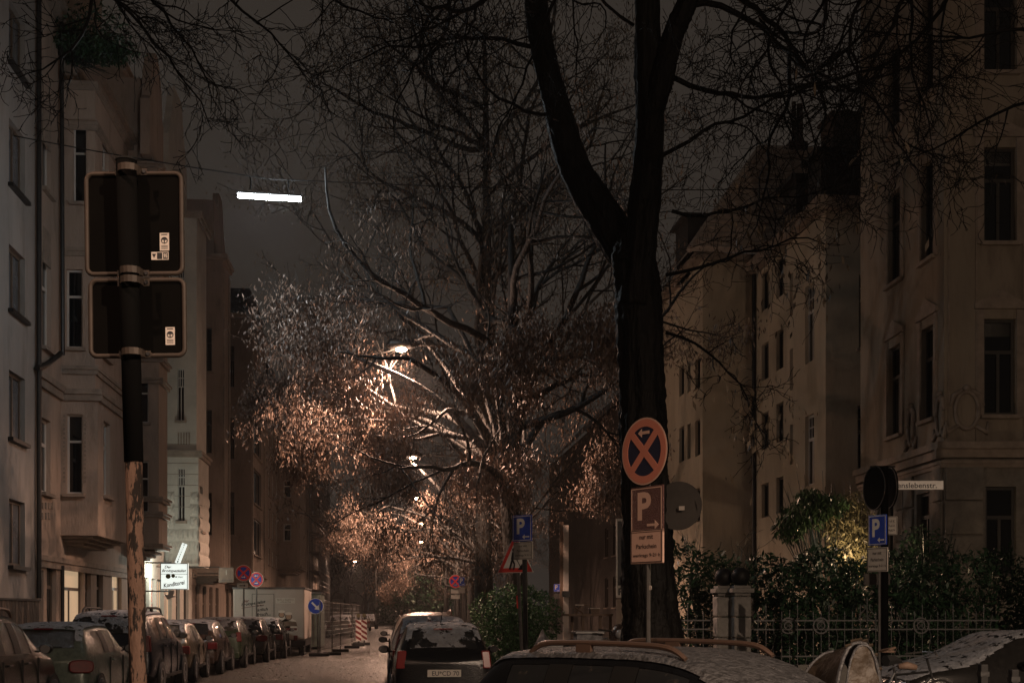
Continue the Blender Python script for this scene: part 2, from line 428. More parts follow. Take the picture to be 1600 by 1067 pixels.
# --- L1 plain rendered house
y1 = pix(57, 900, X=XF).y
b = Bld('rendered_house', 'plain pale rendered house at the left picture edge, dark slate cladding along its foot', (XF - 5, 22, 0), 'plaster_grey')
W = []
for t, s_ in ((18, 113), (200, 300), (393, 492), (585, 688), (782, 884)): W.append(rectX(XF, 12, 14, 39, t, s_, 'double', 'window_brown', 'grey_reflection'))
for k in (1, 2, 3):
    for w in W[:5]: W.append((w[0] - 2.9 * k, w[1] - 2.9 * k) + w[2:])
b.face((XF, 12, 0), EY, EX, y1 - 12, 0, 21, W[:20], dep=.22, sill='dark_metal')
b.w.box((XF - 11, 12, 0), (XF - .24, y1 - .01, 21))
b.done()
c = MB(); c.box((XF + .002, 12.2, .1), (XF + .11, y1 - .15, pix(30, 938, X=XF).z)); c.build('slate_cladding', 'clad_slate', b.root)
c = MB(); c.box((XF + .002, 12.2, pix(30, 938, X=XF).z), (XF + .14, y1 - .12, pix(30, 938, X=XF).z + .05)); c.build('ledge', 'dark_metal', b.root)
c = MB(); c.tube([(XF + .1, y1 - .15, 2), (XF + .1, y1 - .15, 20)], .06, 10); c.build('drain_pipe', 'dark_metal', b.root)

# --- generic bay
def bay(b, Y0, Y1, Xo, z0, z1, near=(), out=(), fm='window_white', rib=.5, mb=None):
    b.face((XF, Y0, 0), EX, -EY, Xo - XF, z0, z1, near, fm, .14, mb=mb)
    b.face((Xo, Y0, 0), EY, EX, Y1 - Y0, z0, z1, out, fm, .14, mb=mb)
    b.face((XF, Y1, 0), EX, EY, Xo - XF, z0, z1, (), mb=mb)
    (mb or b.w).quad((XF, Y0, z0), (XF, Y1, z0), (Xo, Y1, z0), (Xo, Y0, z0)); (mb or b.w).quad((XF, Y0, z1), (Xo, Y0, z1), (Xo, Y1, z1), (XF, Y1, z1))
def baybands(b, Y0, Y1, Xo, zs, out=.1, h=.22):
    for z in zs:
        b.band((XF, Y0, 0), EX, -EY, Xo - XF + out, z, h, out); b.band((Xo, Y0, 0), EY, EX, Y1 - Y0, z, h, out)
def console(b, Y0, Y1, Xo, z, d=.5):
    for k in range(3):
        q = .16 * (k + 1); b.t.box((XF, Y0 + q, z - d * (k + 1) / 3), (Xo - q, Y1 - q, z - d * k / 3 - .002))
def mansard(b, Y0, Y1, z0, z1, inset=1.6, mt='slate', dormers=(), back=11):
    r = MB()
    r.add([(XF - .1, Y0, z0), (XF - .1, Y1, z0), (XF - inset, Y1, z1), (XF - inset, Y0, z1), (XF - back, Y0, z0), (XF - back, Y1, z0), (XF - back, Y1, z1), (XF - back, Y0, z1)],
          [(0, 1, 2, 3), (0, 3, 7, 4), (1, 5, 6, 2), (3, 2, 6, 7)])
    ro = r.build('roof', mt, b.root)
    for (ya, yb, za, zb, xo) in dormers:
        d = MB(); d.box((XF - inset - 1, ya, za), (xo, yb, zb)); d.build('dormer', 'plaster_brown', ro)
        d = MB(); d.box((XF - inset - 1, ya - .12, zb + .002), (xo + .12, yb + .12, zb + .14)); d.build('dormer_roof', 'slate', ro)

# --- L2 art nouveau house with two bays
Y2e = 45.6
b = Bld('bay_window_house', 'tan art nouveau house with deep bay windows behind the backs of the big sign boards', (XF - 5, 38, 0), 'plaster_tan')
yb0 = pix(95, 800, X=XF).y; xo = pix(153, 700, Y=yb0).x; yb1 = pix(199, 700, X=xo).y
W = [rectX(XF, y1, 65, 79, 655, 770, 'sash'), rectX(XF, y1, 66, 80, 400, 545, 'sash'), rectX(XF, y1, 66, 80, 170, 300, 'sash')]
W += [rectX(XF, y1, 62, 68, 890, 985, 'sash', 'window_brown', 'shop_glass'), rectX(XF, y1, 73, 88, 882, 985, 'sash', 'window_brown', 'shop_glass'),
      rectX(XF, y1, 97, 131, 886, 985, 'cross', 'window_brown', 'shop_lit'), rectX(XF, y1, 133, 142, 890, 985, 'sash', 'window_brown', 'shop_glass'),
      rectX(XF, y1, 151, 161, 884, 985, 'sash', 'window_brown', 'shop_glass'), rectX(XF, y1, 175, 190, 886, 985, 'cross', 'window_white', 'shop_lit')]
W += [rectX(XF, y1, 204, 214, 886, 985, 'sash', 'window_brown', 'shop_glass')]
b.face((XF, y1, 0), EY, EX, Y2e - y1, 0, 17.2, W, dep=.2)
b.w.box((XF - 11, y1 + .01, 0), (XF - .22, Y2e, 17.2))
zb = pix(110, 836, Y=yb0).z; zc = pix(110, 620, Y=yb0).z; zt = pix(110, 132, Y=yb0).z
lowbay = MB()
bay(b, yb0, yb1, xo, zb, zc, [rectY(yb0, XF, 104, 129, 647, 771, 'sash')], [rectX(xo, yb0, 162, 172, 660, 775, 'sash')])
bay(b, yb0 + .12, yb1 - .1, xo - .1, zc + .003, zt, [rectY(yb0 + .12, XF, 103, 129, 421, 543, 'sash'), rectY(yb0 + .12, XF, 114, 135, 198, 316, 'sash')],
    [rectX(xo - .1, yb0 + .12, 160, 170, 440, 560, 'sash'), rectX(xo - .1, yb0 + .12, 160, 170, 225, 330, 'sash')])
baybands(b, yb0, yb1, xo, [zc - .1], .12, .3); baybands(b, yb0 + .12, yb1 - .1, xo - .1, [zt - .1, zt - 1.15, 11.0, 7.9], .09, .22)
console(b, yb0, yb1, xo, zb, .25)
b.band((XF, y1, 0), EY, EX, yb0 - y1, zc - .1, .35, .14); b.band((XF, yb1, 0), EY, EX, 43.2 - yb1, zc - .1, .35, .14)
b.band((XF, y1, 0), EY, EX, Y2e - y1, zb - .9, .3, .10); b.band((XF, y1, 0), EY, EX, Y2e - y1, 16.9, .35, .3)
# studs beside the lower bay window, carved panels
for k in range(16):
    for px_ in (100.5, 133):
        p = pix(px_, 650 + k * 6.8, Y=yb0); b.t.box((p.x - .028, yb0 - .018, p.z - .03), (p.x + .028, yb0 - .002, p.z + .03))
for (px_, py_) in ((66, 790), (71, 790), (76, 790), (80, 790), (66, 806), (71, 806), (76, 806)):
    p = pix(px_, py_, X=XF); b.t.box((XF + .001, p.y - .06, p.z - .08), (XF + .03, p.y + .06, p.z + .08))
for (a_, c_) in ((160, 230), (640, 700), (360, 415)):
    p = pix(72, a_, X=XF); q = pix(72, c_, X=XF)
    if q.z > zc + .4: b.t.box((XF + .001, p.y - .32, q.z), (XF + .035, p.y + .32, p.z))
# gutter
gt = MB(); gt.tube([pix(58, 575, X=XF + .1), pix(75, 568, X=XF + .12), pix(95, 552, X=XF + .15)], .07, 8); 
gt.tube([pix(96, 30, X=XF + .1), pix(97, 250, X=XF + .1), pix(98, 555, X=XF + .1)], .055, 8); gt.build('drain_pipe', 'dark_metal', b.root)
gt = MB(); gt.tube([(XF + .08, yb0 - .15, .2), (XF + .08, yb0 - .15, zb - .8)], .05, 8); gt.build('drain_pipe', 'dark_metal', b.root)
# second bay
xe = pix(248, 800, Y=43.2).x
bay(b, 43.2, 44.9, xe, 3.75, 16.5, [rectY(43.2, XF, 214, 232, 720, 800, 'sash'), rectY(43.2, XF, 214, 232, 590, 660, 'sash'), rectY(43.2, XF, 228, 240, 300, 380, 'sash')], [])
baybands(b, 43.2, 44.9, xe, [3.75, 4.8, 5.3, 9.2, 9.9, 13.0, 16.3], .16, .18); console(b, 43.2, 44.9, xe, 3.7, .3)
b.done()
mansard(b, y1, Y2e, 17.2, 21.5, 2.2, 'slate', [(yb0 + .4, yb1 - .4, 15.4, 20.2, XF + .3)])
gb = MB()     # curved gable over the second bay
outl = [(-1.3, 16.6), (1.3, 16.6), (1.3, 18.4), (1.05, 18.6), (.95, 19.4), (.6, 20.0), (.2, 20.35), (-.2, 20.35), (-.6, 20.0), (-.95, 19.4), (-1.05, 18.6), (-1.3, 18.4)]
gb.poly([(a, z) for a, z in outl], (XF + .5, 44, 0), EY, Vector((0, 0, 1)), .3)
gb.box((XF - 2.5, 43.3, 16.6), (XF + .49, 44.7, 19.3)); gb.build('gable', 'plaster_tan', b.root)

# --- L3 pale bakery house
b = Bld('bakery_house', 'cream stone house above the lit bakery sign, wavy carved blocks under its narrow window', (XF - 5, 51, 0), 'plaster_white')
ya, ye = Y2e + .02, 57.4
W = [rectX(XF, ya, 284, 291, 925, 990, 'sash', 'window_brown', 'glass')]
SHOPY = 46.2
W = [(.5, 1.5, .3, 2.9, 'sash', 'window_brown', 'shop_glass'), (1.9, 2.9, .3, 2.9, 'sash', 'window_white', 'shop_red'), (3.1, 4.6, .3, 2.9, 'triple', 'window_white', 'shop_lit'),
     (5.2, 6.4, .2, 2.9, 'double', 'window_white', 'shop_lit'), (7.4, 8.4, .2, 2.9, 'sash', 'window_brown', 'shop_glass'), (9.4, 10.8, .2, 2.8, 'double', 'window_brown', 'glass')]
b.face((XF, ya, 0), EY, EX, ye - ya, 0, 17.4, W)
b.w.box((XF - 11, ya + .01, 0), (XF - .2, ye, 17.4))
yb0 = 50.5; xo = pix(310, 700, Y=yb0).x; zb = pix(290, 884, Y=yb0).z; zm = pix(290, 712, Y=yb0).z
bay(b, yb0, 53.4, xo, zb, zm, [rectY(yb0, XF, 278, 289, 731, 814, 'grid')], [rectX(xo, yb0, 312, 317, 760, 830, 'sash')])
bay(b, yb0 + .05, 53.3, xo - .08, zm + .003, 17.0, [rectY(yb0 + .05, XF, 277, 288, 576, 657, 'grid'), rectY(yb0 + .05, XF, 277, 288, 420, 500, 'grid')], [])
baybands(b, yb0, 53.4, xo, [zm - .05, 16.9], .15, .25)
for k in range(5):
    p = pix(0, 665 + k * 0, Y=yb0); 
for k in range(5):     # pilaster grooves panel
    p = pix(279 + k * 4.2, 676, Y=yb0 + .05); q = pix(279, 694, Y=yb0); b.t.box((p.x - .03, yb0 + .02, q.z), (p.x + .03, yb0 + .048, p.z))
for k in range(7):     # joint courses on lower bay
    z = zm - .3 - k * .42
    if z > zb + 2.2: b.t.box((XF + .02, yb0 - .008, z), (xo, yb0 - .001, z + .02))
b.done()
ru = MB()
for r_ in range(6):
    z = zb + .02 + r_ * .48
    for (xa, xb) in (((XF + .02, xo - .04),) if r_ < 3 else ((pix(262, 700, Y=yb0).x - .1, pix(273, 700, Y=yb0).x), (pix(297, 700, Y=yb0).x, xo - .04))):
        n = max(3, int((xb - xa) / .06)); vs = []
        for i in range(n + 1):
            for j in range(7):
                a = j / 6 * math.pi
                x = xa + (xb - xa) * i / n
                w_ = .07 * math.sin(a) * (1 + .4 * math.sin(i * 2.1 + r_ * 1.7 + 3 * math.sin(a)))
                vs.append((x, yb0 - .004 - w_, z + .45 * j / 6))
        ru.add(vs, [(i * 7 + j, (i + 1) * 7 + j, (i + 1) * 7 + j + 1, i * 7 + j + 1) for i in range(n) for j in range(6)])
    n = 14; vs = []
    for i in range(n + 1):
        for j in range(7):
            a = j / 6 * math.pi; w_ = .045 * math.sin(a) ** .5 * (1 + .5 * math.sin(i * 1.9 + r_ * 2.3)) if 0 < j < 6 else 0
            vs.append((xo + .004 + w_, yb0 + .02 + 2.8 * i / n, z + .45 * j / 6))
    ru.add(vs, [(i * 7 + j, (i + 1) * 7 + j, (i + 1) * 7 + j + 1, i * 7 + j + 1) for i in range(n) for j in range(6)])
ru.build('carved_blocks', 'plaster_white', b.root)
mansard(b, ya, ye, 17.4, 21.6, .9, 'tile')
gb = MB(); gb.poly([(-2.3, 17.4), (2.3, 17.4), (2.2, 19.6), (1.3, 21.0), (.9, 21.9), (-.9, 21.9), (-1.3, 21.0), (-2.2, 19.6)], (XF + .12, 51.2, 0), EY, Vector((0, 0, 1)), .25); gb.build('gable', 'plaster_white', b.root)
rr = MB()
for k in range(7):
    z = 17.6 + k * .58; x = XF - .1 - .8 * (z - 17.4) / 4.2 + .02
    rr.box((x, ya + .1, z), (x + .12, ye - .1, z + .09))
rr.build('tile_rows', 'tile', b.root)

# --- L4, L5 darker bay houses
def bayhouse(name, label, ya, ye, yb, ybe, opx, near, mat_, zbay, zeave, zroof, outw=(), gwins=(), trim='trim_stone', flat=()):
    b = Bld(name, label, (XF - 5, (ya + ye) / 2, 0), mat_, trim)
    xo = pix(opx, 800, Y=yb).x
    G = [(1 + k * 2.3, 2.2 + k * 2.3, .5, 2.9, 'sash', 'window_brown', 'shop_glass') for k in range(int((ye - ya - 1.3) / 2.3))]
    b.face((XF, ya, 0), EY, EX, ye - ya, 0, zeave, G + list(flat)); b.w.box((XF - 11, ya + .01, 0), (XF - .2, ye - .01, zeave))
    bay(b, yb, ybe, xo, zbay, zeave, [rectY(yb, XF, *n) for n in near], [rectX(xo, yb, *n) for n in outw], fm='window_brown')
    baybands(b, yb, ybe, xo, [zbay, zeave - .2], .22, .25); console(b, yb, ybe, xo, zbay, .35)
    b.band((XF, ya, 0), EY, EX, ye - ya, 3.2, .25, .12); b.band((XF, ya, 0), EY, EX, yb - ya, zeave - .3, .3, .3)
    b.t.box((xo + .003, yb + .1, zbay + .3), (xo + .06, yb + .5, zeave - .5)); b.t.box((xo + .003, ybe - .5, zbay + .3), (xo + .06, ybe - .1, zeave - .5))
    b.done(); mansard(b, ya, ye, zeave, zroof, .9, 'slate')
    return b, xo
b, xo = bayhouse('brown_bay_house', 'dark brown house with a bay whose corner strip catches orange light, right of the bakery', 57.42, 68.6, 58.3, 60.8, 348,
         [(322, 331, 769, 836, 'sash'), (322, 331, 640, 708, 'sash'), (322, 331, 512, 580, 'sash')], 'plaster_brown', 3.3, 17.6, 20.9)
gb = MB(); gb.poly([(-2.6, 17.6), (2.6, 17.6), (2.4, 19.5), (1.4, 20.4), (.6, 22.2), (-.6, 22.2), (-1.4, 20.4), (-2.4, 19.5)], (XF + .05, 64.5, 0), EY, Vector((0, 0, 1)), .3); gb.build('gable', 'plaster_brown', b.root)
gb = MB(); gb.box((XF - 1, 58.6, 17.7), (XF + .8, 60.4, 20.2)); gb.build('dormer', 'plaster_brown', b.root)
b, xo = bayhouse('tall_bay_house', 'tall brownish house with rows of dark triple windows on its bay, behind the bread van', 68.62, 87.5, 69.7, 77.2, 393,
         [(359, 366, 768, 835, 'grid'), (359, 366, 652, 717, 'grid'), (359, 366, 540, 605, 'grid')], 'plaster_brown', 3.5, 17.6, 20.4,
         outw=[(395, 408, 812, 868, 'triple', 'window_dark'), (395, 408, 735, 790, 'triple', 'window_dark'), (395, 408, 657, 715, 'triple', 'window_dark'), (395, 408, 575, 640, 'triple', 'window_dark')],
         flat=[])
gb = MB(); gb.box((XF - 3, 76, 17.7), (XF + .6, 84, 20.6)); gb.build('dormer', 'slate', b.root)
# L6 flat
b = Bld('flat_front_house', 'flat fronted house with close tall windows beyond the tall bay house', (XF - 5, 96, 0), 'plaster_brown')
W = []
for px0 in (419, 425.5, 431, 435.5):
    for (t, s_) in ((655, 700), (737, 775), (775 + 20, 840), (840 + 16, 882)): W.append(rectX(XF, 87.6, px0, px0 + 3.4, t + (px0 - 419) * .9, s_ + (px0 - 419) * .5, 'sash', 'window_white', 'blind'))
W = [w for w in W if w[3] - w[2] > .4]
b.face((XF, 87.6, 0), EY, EX, 16, 0, 17.6, W); b.w.box((XF - 11, 87.6, 0), (XF - .2, 103.6, 17.6)); b.band((XF, 87.6, 0), EY, EX, 16, 17.4, .3, .5); b.done()
mansard(b, 87.6, 103.6, 17.7, 21.5, 1.2, 'slate')
b, xo = bayhouse('far_bay_house', 'far house with square framed windows in its projecting bay near the scaffold', 103.7, 139, 103.9, 112, 467,
         [(443, 455, 818, 845, 'sash', 'window_white'), (443, 455, 750, 777, 'sash', 'window_white'), (443, 455, 614, 645, 'sash', 'window_white'), (443, 455, 682, 709, 'sash', 'window_white')], 'plaster_brown', 5.2, 18.5, 22)
b = Bld('end_house', 'tall dark house at the far end of the left row, wrapped by the scaffold', (XF - 5, 165, 0), 'plaster_brown')
b.face((XF, 139.1, 0), EY, EX, 60, 0, 22, [(3 + 3 * k, 4.3 + 3 * k, 2 + 3.4 * j, 4 + 3.4 * j, 'sash', 'window_brown') for k in range(8) for j in range(5)])
b.w.box((XF - 11, 139, 0), (XF - .3, 199, 22)); b.t.box((XF, 139, 21.8), (XF + .4, 199, 22.1)); b.done()
# scaffold
s_ = thing('scaffold', 'tube scaffold with narrow platforms against the far left house', 'scaffold', (XF + 1, 150, 0))
po = MB(); pl = MB()
for i in range(9):
    y = 139.5 + i * 3.2
    for x in (XF + .4, XF + 1.5): po.tube([(x, y, 0), (x, y, 21.5)], .05, 5)
    for j in range(10): po.tube([(XF + .4, y, 2 + j * 2.05), (XF + 1.5, y, 2 + j * 2.05)], .04, 4)
for j in range(10):
    z = 2 + 2.05 * j; pl.box((XF + .4, 139.5, z + .05), (XF + 1.5, 165, z + .12))
    for dz in (.6, 1.1): po.tube([(XF + 1.5, 139.5, z + dz), (XF + 1.5, 165, z + dz)], .035, 4)
po.build('tubes', 'zinc', s_); pl.build('platform', 'wood', s_)
# end-of-street house
b = Bld('white_end_house', 'pale flat-roofed house closing the end of the street under bare trees', (-3, 236, 0), 'plaster_white')
W = [rectY(232, -16, a, a + 12, t, t + 14, 'double', 'window_brown') for a in (518, 545, 572, 610, 640) for t in (885, 912, 940)]
b.face((-16, 232, 0), EX, -EY, 26, 0, 11.5, W); b.w.box((-16, 232.25, 0), (10, 246, 11.5)); b.t.box((-16.3, 231.6, 11.5), (10.3, 246.3, 11.8))
for z in (4.2, 7.6): b.t.box((-13, 231.2, z), (-6, 231.9, z + .9))
b.done()

# --- right houses
# C corner house
b = Bld('corner_house', 'stucco corner house on rough ashlar with oval cartouches, at the right picture edge', (19, 34, 0), 'plaster_sand')
Pc = pix(1475, 800, s=69); PA = Vector((Pc.x, Pc.y, 0)); ang = R(2.5)
Td = Vector((math.sin(ang), math.cos(ang), 0)) ; Nd = Vector((-math.cos(ang), math.sin(ang), 0))
Tr = Vector((CT, -ST, 0)); Nr = Vector((-ST, -CT, 0))
def hitplane(px, py):   # pixel onto left-running facade
    u = (px - 800) / F; D = Vector((u * CT + ST, CT - u * ST, 0)); A = D.x * Td.y - D.y * Td.x
    k = (PA.x * Td.y - PA.y * Td.x) / A; p = D * k; t = (p - PA).dot(Td); return t, H + (HY - py) / F * k
zB = pix(1475, 707, s=69).z
Wl = []; Wb = []
def rl(px0, px1, pyt, pyb, st, *r):
    a, _ = hitplane(px1, 0); c, _ = hitplane(px0, 0); _, z0 = hitplane((px0 + px1) / 2, pyb); _, z1 = hitplane((px0 + px1) / 2, pyt); return (a, c, z0, z1, st, *r)
Wl = [rl(1440, 1461, 510, 655, 'cross'), rl(1388, 1409, 540, 680, 'cross'), rl(1440, 1461, 252, 405, 'cross'), rl(1388, 1409, 298, 441, 'cross'),
      rl(1442, 1461, -10, 150, 'cross'), rl(1388, 1409, 70, 205, 'cross')]
Wb = [rl(1432, 1452, 770, 880, 'cross'), rl(1383, 1396, 780, 880, 'cross')]
Lc = hitplane(1368, 0)[0] + 1.2
b.face(PA, Td, Nd, Lc, zB, 22, Wl, fm='window_dark', dep=.3); lower = MB()
b.face(PA, Td, Nd, Lc, 0, zB, Wb, fm='window_dark', dep=.3, mb=lower, sill=None)
def rr_(px0, px1, pyt, pyb, st='cross', *r): return ((px0 - 1475) / 69, (px1 - 1475) / 69, H + (HY - pyb) / 69, H + (HY - pyt) / 69, st, *r)
Wr = [rr_(1537, 1587, 498, 648), rr_(1537, 1587, 230, 378), rr_(1537, 1587, -40, 112)]
b.face(PA, Tr, Nr, 9, zB, 22, Wr, fm='window_dark', dep=.25); b.face(PA, Tr, Nr, 9, 0, zB, [rr_(1540, 1588, 760, 900)], fm='window_dark', dep=.25, mb=lower, sill=None)
lower.build('base_wall', 'rock', b.root)
core = MB(); q = PA + Td * .35 + Tr * .35
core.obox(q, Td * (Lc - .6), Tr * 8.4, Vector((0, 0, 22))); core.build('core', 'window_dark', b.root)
b.band(PA - Tr * .22, Tr, Nr, 9, zB - .12, .35, .22); b.band(PA, Td, Nd, Lc, zB - .12, .35, .22)
b.band(PA - Tr * .1, Tr, Nr, 9, zB - .34, .16, .1); b.band(PA, Td, Nd, Lc, zB - .34, .16, .1)
U = Vector((0, 0, 1))
for (w, T_, N_) in [(x, Tr, Nr) for x in Wr] + [(x, Td, Nd) for x in Wl]:     # surrounds and hoods
    a, c_, z0, z1 = w[:4]; s0 = .16
    for t in (a - s0, c_ + .01): b.t.obox(PA + T_ * t + U * (z0 - .05) + N_ * .002, T_ * (s0 - .01), U * (z1 - z0 + .25), N_ * .05)
    m_ = (a + c_) / 2; hw = (c_ - a) / 2 + .22
    b.t.poly([(-hw, 0), (hw, 0), (hw, .12), (0, .42), (-hw, .12)], PA + T_ * m_ + U * (z1 + .22) + N_ * (.075 if T_ is Td else .002), T_ if T_ is Tr else T_, U, .075)
for px_ in (1481, 1524, 1598):
    t = (px_ - 1475) / 69; b.t.obox(PA + Tr * t + U * (zB + .25) + N_ * 0 + Nr * .002, Tr * .03, U * 14, Nr * .03)
# ashlar blocks
ab = MB()
for row in range(6):
    z = .3 + row * .78; 
    if z > zB - .9: break
    t = .02 if row % 2 else -.0
    tt = t
    while tt < 8.5:
        w_ = .95 + .25 * rnd.random()
        if not (tt + w_ > (1538 - 1475) / 69 and tt < (1590 - 1475) / 69 and z + .7 > H + (HY - 900) / 69):
            ab.obox(PA + Tr * tt + U * z + Nr * .003, Tr * (w_ - .04), U * .74, Nr * (.06 + .04 * rnd.random()))
        elif tt < (1538 - 1475) / 69 - .15: ab.obox(PA + Tr * tt + U * z + Nr * .003, Tr * ((1538 - 1475) / 69 - tt - .03), U * .74, Nr * .07)
        tt += w_
    tt = .05
    while tt < Lc - .4:
        w_ = .6
        if not any(tt + w_ > w[0] and tt < w[1] and z + .7 > w[2] and z < w[3] for w in Wb): ab.obox(PA + Td * tt + U * z + Nd * .003, Td * (w_ - .03), U * .74, Nd * .06)
        tt += w_
for (a, c_, z0, z1) in [w[:4] for w in Wr[:2]]:
    bl = MB(); bl.obox(PA + Tr * (a + .08) + U * (z1 - .38) - Nr * .148, Tr * (c_ - a - .16), U * .30, Nr * .006); bl.build('blind', 'blind', b.root)
ab.build('ashlar_blocks', 'rock', b.root, bevel=.02)
b.done()
# cartouches
for (T_, N_, t, zc_) in ((Tr, Nr, (1510 - 1475) / 69, zB + .95), (Td, Nd, hitplane(1425, 0)[0], zB + .85), (Td, Nd, hitplane(1470, 0)[0], zB + .85)):
    c = MB(); O_ = PA + T_ * t + U * zc_ + N_ * .002
    sx = .55 if T_ is Tr else .38
    pts = [O_ + T_ * (math.cos(a) * .27 * sx / .55) + U * (math.sin(a) * .42) + N_ * .03 for a in [k * math.pi / 10 for k in range(21)]]
    c.tube(pts, .05, 6)
    for sgn in (-1, 1):
        c.tube([O_ + T_ * sgn * .2 * sx / .55 + U * -.35 + N_ * .03, O_ + T_ * sgn * .45 * sx / .55 + U * -.5 + N_ * .04, O_ + T_ * sgn * .48 * sx / .55 + U * -.25 + N_ * .03], [.05, .07, .03], 6)
        c.tube([O_ + T_ * sgn * .1 * sx / .55 + U * .45 + N_ * .03, O_ + T_ * sgn * .3 * sx / .55 + U * .35 + N_ * .04, O_ + T_ * sgn * .38 * sx / .55 + U * .1 + N_ * .03], [.06, .05, .03], 6)
    c.ball(O_ + U * .5 + N_ * .03, .09); c.build('cartouche', 'trim_stone', b.root, smooth=True)

# B house with bay and mansard
XB = 13.2
b = Bld('mansard_house', 'beige house with paired narrow windows and dark mansard roof, beside the stucco corner house', (18, 41, 0), 'plaster_beige')
Yb0 = pix(1290, 600, X=XB).y; Yb1 = 44.6; zE = pix(1290, 330, X=XB).z
W = []
for t, s_ in ((640 - 200 + 4, 566), (648, 758)): W.append(rectX(XB, Yb0, 1258, 1272, t, s_, 'grid', 'window_white'))
for t, s_ in ((428, 494), (545, 610), (663, 726)): W.append(rectX(XB, Yb0, 1234, 1239, t, s_, 'plain', 'window_dark'))
for (a, c_, t, s_) in ((1190, 1201, 423, 484), (1213, 1224, 402, 464), (1190, 1201, 536, 593), (1213, 1224, 515, 577), (1190, 1201, 644, 701), (1213, 1224, 629, 690), (1190, 1201, 755, 808), (1213, 1224, 745, 802)):
    W.append(rectX(XB, Yb0, a, c_, t, s_, 'plain', 'window_dark'))
b.face((XB, Yb0, 0), EY, -EX, Yb1 - Yb0, 0, zE, W, sill=None, dep=.22)
b.face((XB, Yb0, 0), EX, -EY, 8, 0, zE, [rectY(Yb0, XB, 1342, 1372, 430, 545, 'grid', 'window_white'), rectY(Yb0, XB, 1340, 1372, 634, 752, 'grid', 'window_white')])
b.face((XB, Yb1, 0), EX, EY, 8, 0, zE)
co = MB(); co.box((XB + .3, Yb0 + .3, 0), (XB + 8, Yb1 - .3, zE)); co.build('core', 'window_dark', b.root)
b.t.box((XB - .35, Yb0 - .35, zE), (XB + 8, Yb1 + .2, zE + .38))
b.done()
dp = MB(); p = pix(1186, 700, X=XB - .08); dp.tube([(p.x, Yb1 - .05, .2), (p.x, Yb1 - .05, zE)], .07, 8); dp.build('drain_pipe', 'dark_metal', b.root)
r = MB(); r.add([(XB - .2, Yb0 - .2, zE + .38), (XB - .2, Yb1 + .1, zE + .38), (XB + 1.6, Yb1 + .1, zE + 2.3), (XB + 1.6, Yb0 + .2, zE + 2.3), (XB + 9, Yb0 - .2, zE + .38), (XB + 9, Yb0 + .2, zE + 2.3), (XB + 9, Yb1 + .1, zE + 2.3)],
                [(0, 3, 2, 1), (0, 4, 5, 3), (3, 5, 6, 2)]); ro = r.build('roof', 'slate', b.root)
for (ya_, yb_) in ((38.6, 39.8), (41, 42.4)):
    d = MB(); d.box((XB + .3, ya_, zE + .6), (XB + 2.4, yb_, zE + 2.2)); d.build('dormer', 'slate', ro)
    d = MB(); d.box((XB + .1, ya_ - .15, zE + 2.2), (XB + 2.6, yb_ + .15, zE + 2.36)); d.build('dormer_roof', 'dark_metal', ro)
d = MB(); gy = pix(1335, 300, Y=Yb0 + .6)
d.poly([(0, zE + .4), (2.6, zE + .4), (2.6, zE + 3.6), (1.9, zE + 4.0), (1.2, zE + 3.3), (.5, zE + 2.2), (0, zE + 1.5)], (pix(1322, 300, Y=Yb0 + .5).x, Yb0 + .5, 0), EX, U, .25)
d.build('gable', 'plaster_beige', b.root)
d = MB(); a_ = pix(1302, 180, Y=41); c_ = pix(1352, 250, Y=41); d.box((a_.x, 41, c_.z - 1), (c_.x, 42.2, a_.z)); d.box((a_.x - .1, 40.9, a_.z), (c_.x + .1, 42.3, a_.z + .12)); d.build('chimney', 'chimney', b.root)

# A house with hipped tiled roof
b = Bld('hipped_roof_house', 'beige house with a big hipped tiled roof between the dark tree and the mansard house', (16, 50, 0), 'plaster_beige')
YA = 45.6; XA = pix(1098, 700, Y=YA).x; zA = pix(1098, 408, Y=YA).z
W = []
for (a, c_) in ((1061, 1069), (1074, 1079), (1086, 1094)):
    o_ = (1094 - a) * .42
    for (t, s_) in ((556, 605), (653, 709), (759, 812)): W.append(rectX(XA, YA, a, c_, t + o_, s_ + o_ * .9, 'plain', 'window_dark'))
b.face((XA, YA, 0), EY, -EX, 8, 0, zA, W, sill=None); b.face((XA, YA, 0), EX, -EY, 9, 0, zA)
co = MB(); co.box((XA + .3, YA + .3, 0), (XA + 9, YA + 8, zA)); co.build('core', 'window_dark', b.root)
b.t.box((XA - .4, YA - .4, zA), (XA + 9, YA + 8, zA + .2)); b.done()
pk = pix(1188, 233, Y=YA + 4); rg_ = pix(1302, 238, Y=YA + 4)
r = MB(); e0 = Vector((pix(1077, 408, Y=YA - .5).x, YA - .5, zA + .2)); e1 = Vector((XA + 9.4, YA - .5, zA + .2)); e2 = Vector((e0.x, YA + 9, zA + .2))
r.add([e0, e1, Vector((rg_.x + 2, pk.y, pk.z)), pk, e2, Vector((pk.x, YA + 8, pk.z))], [(0, 1, 2, 3), (0, 3, 5, 4)])
ro = r.build('roof', 'tile', b.root)
tr = MB()
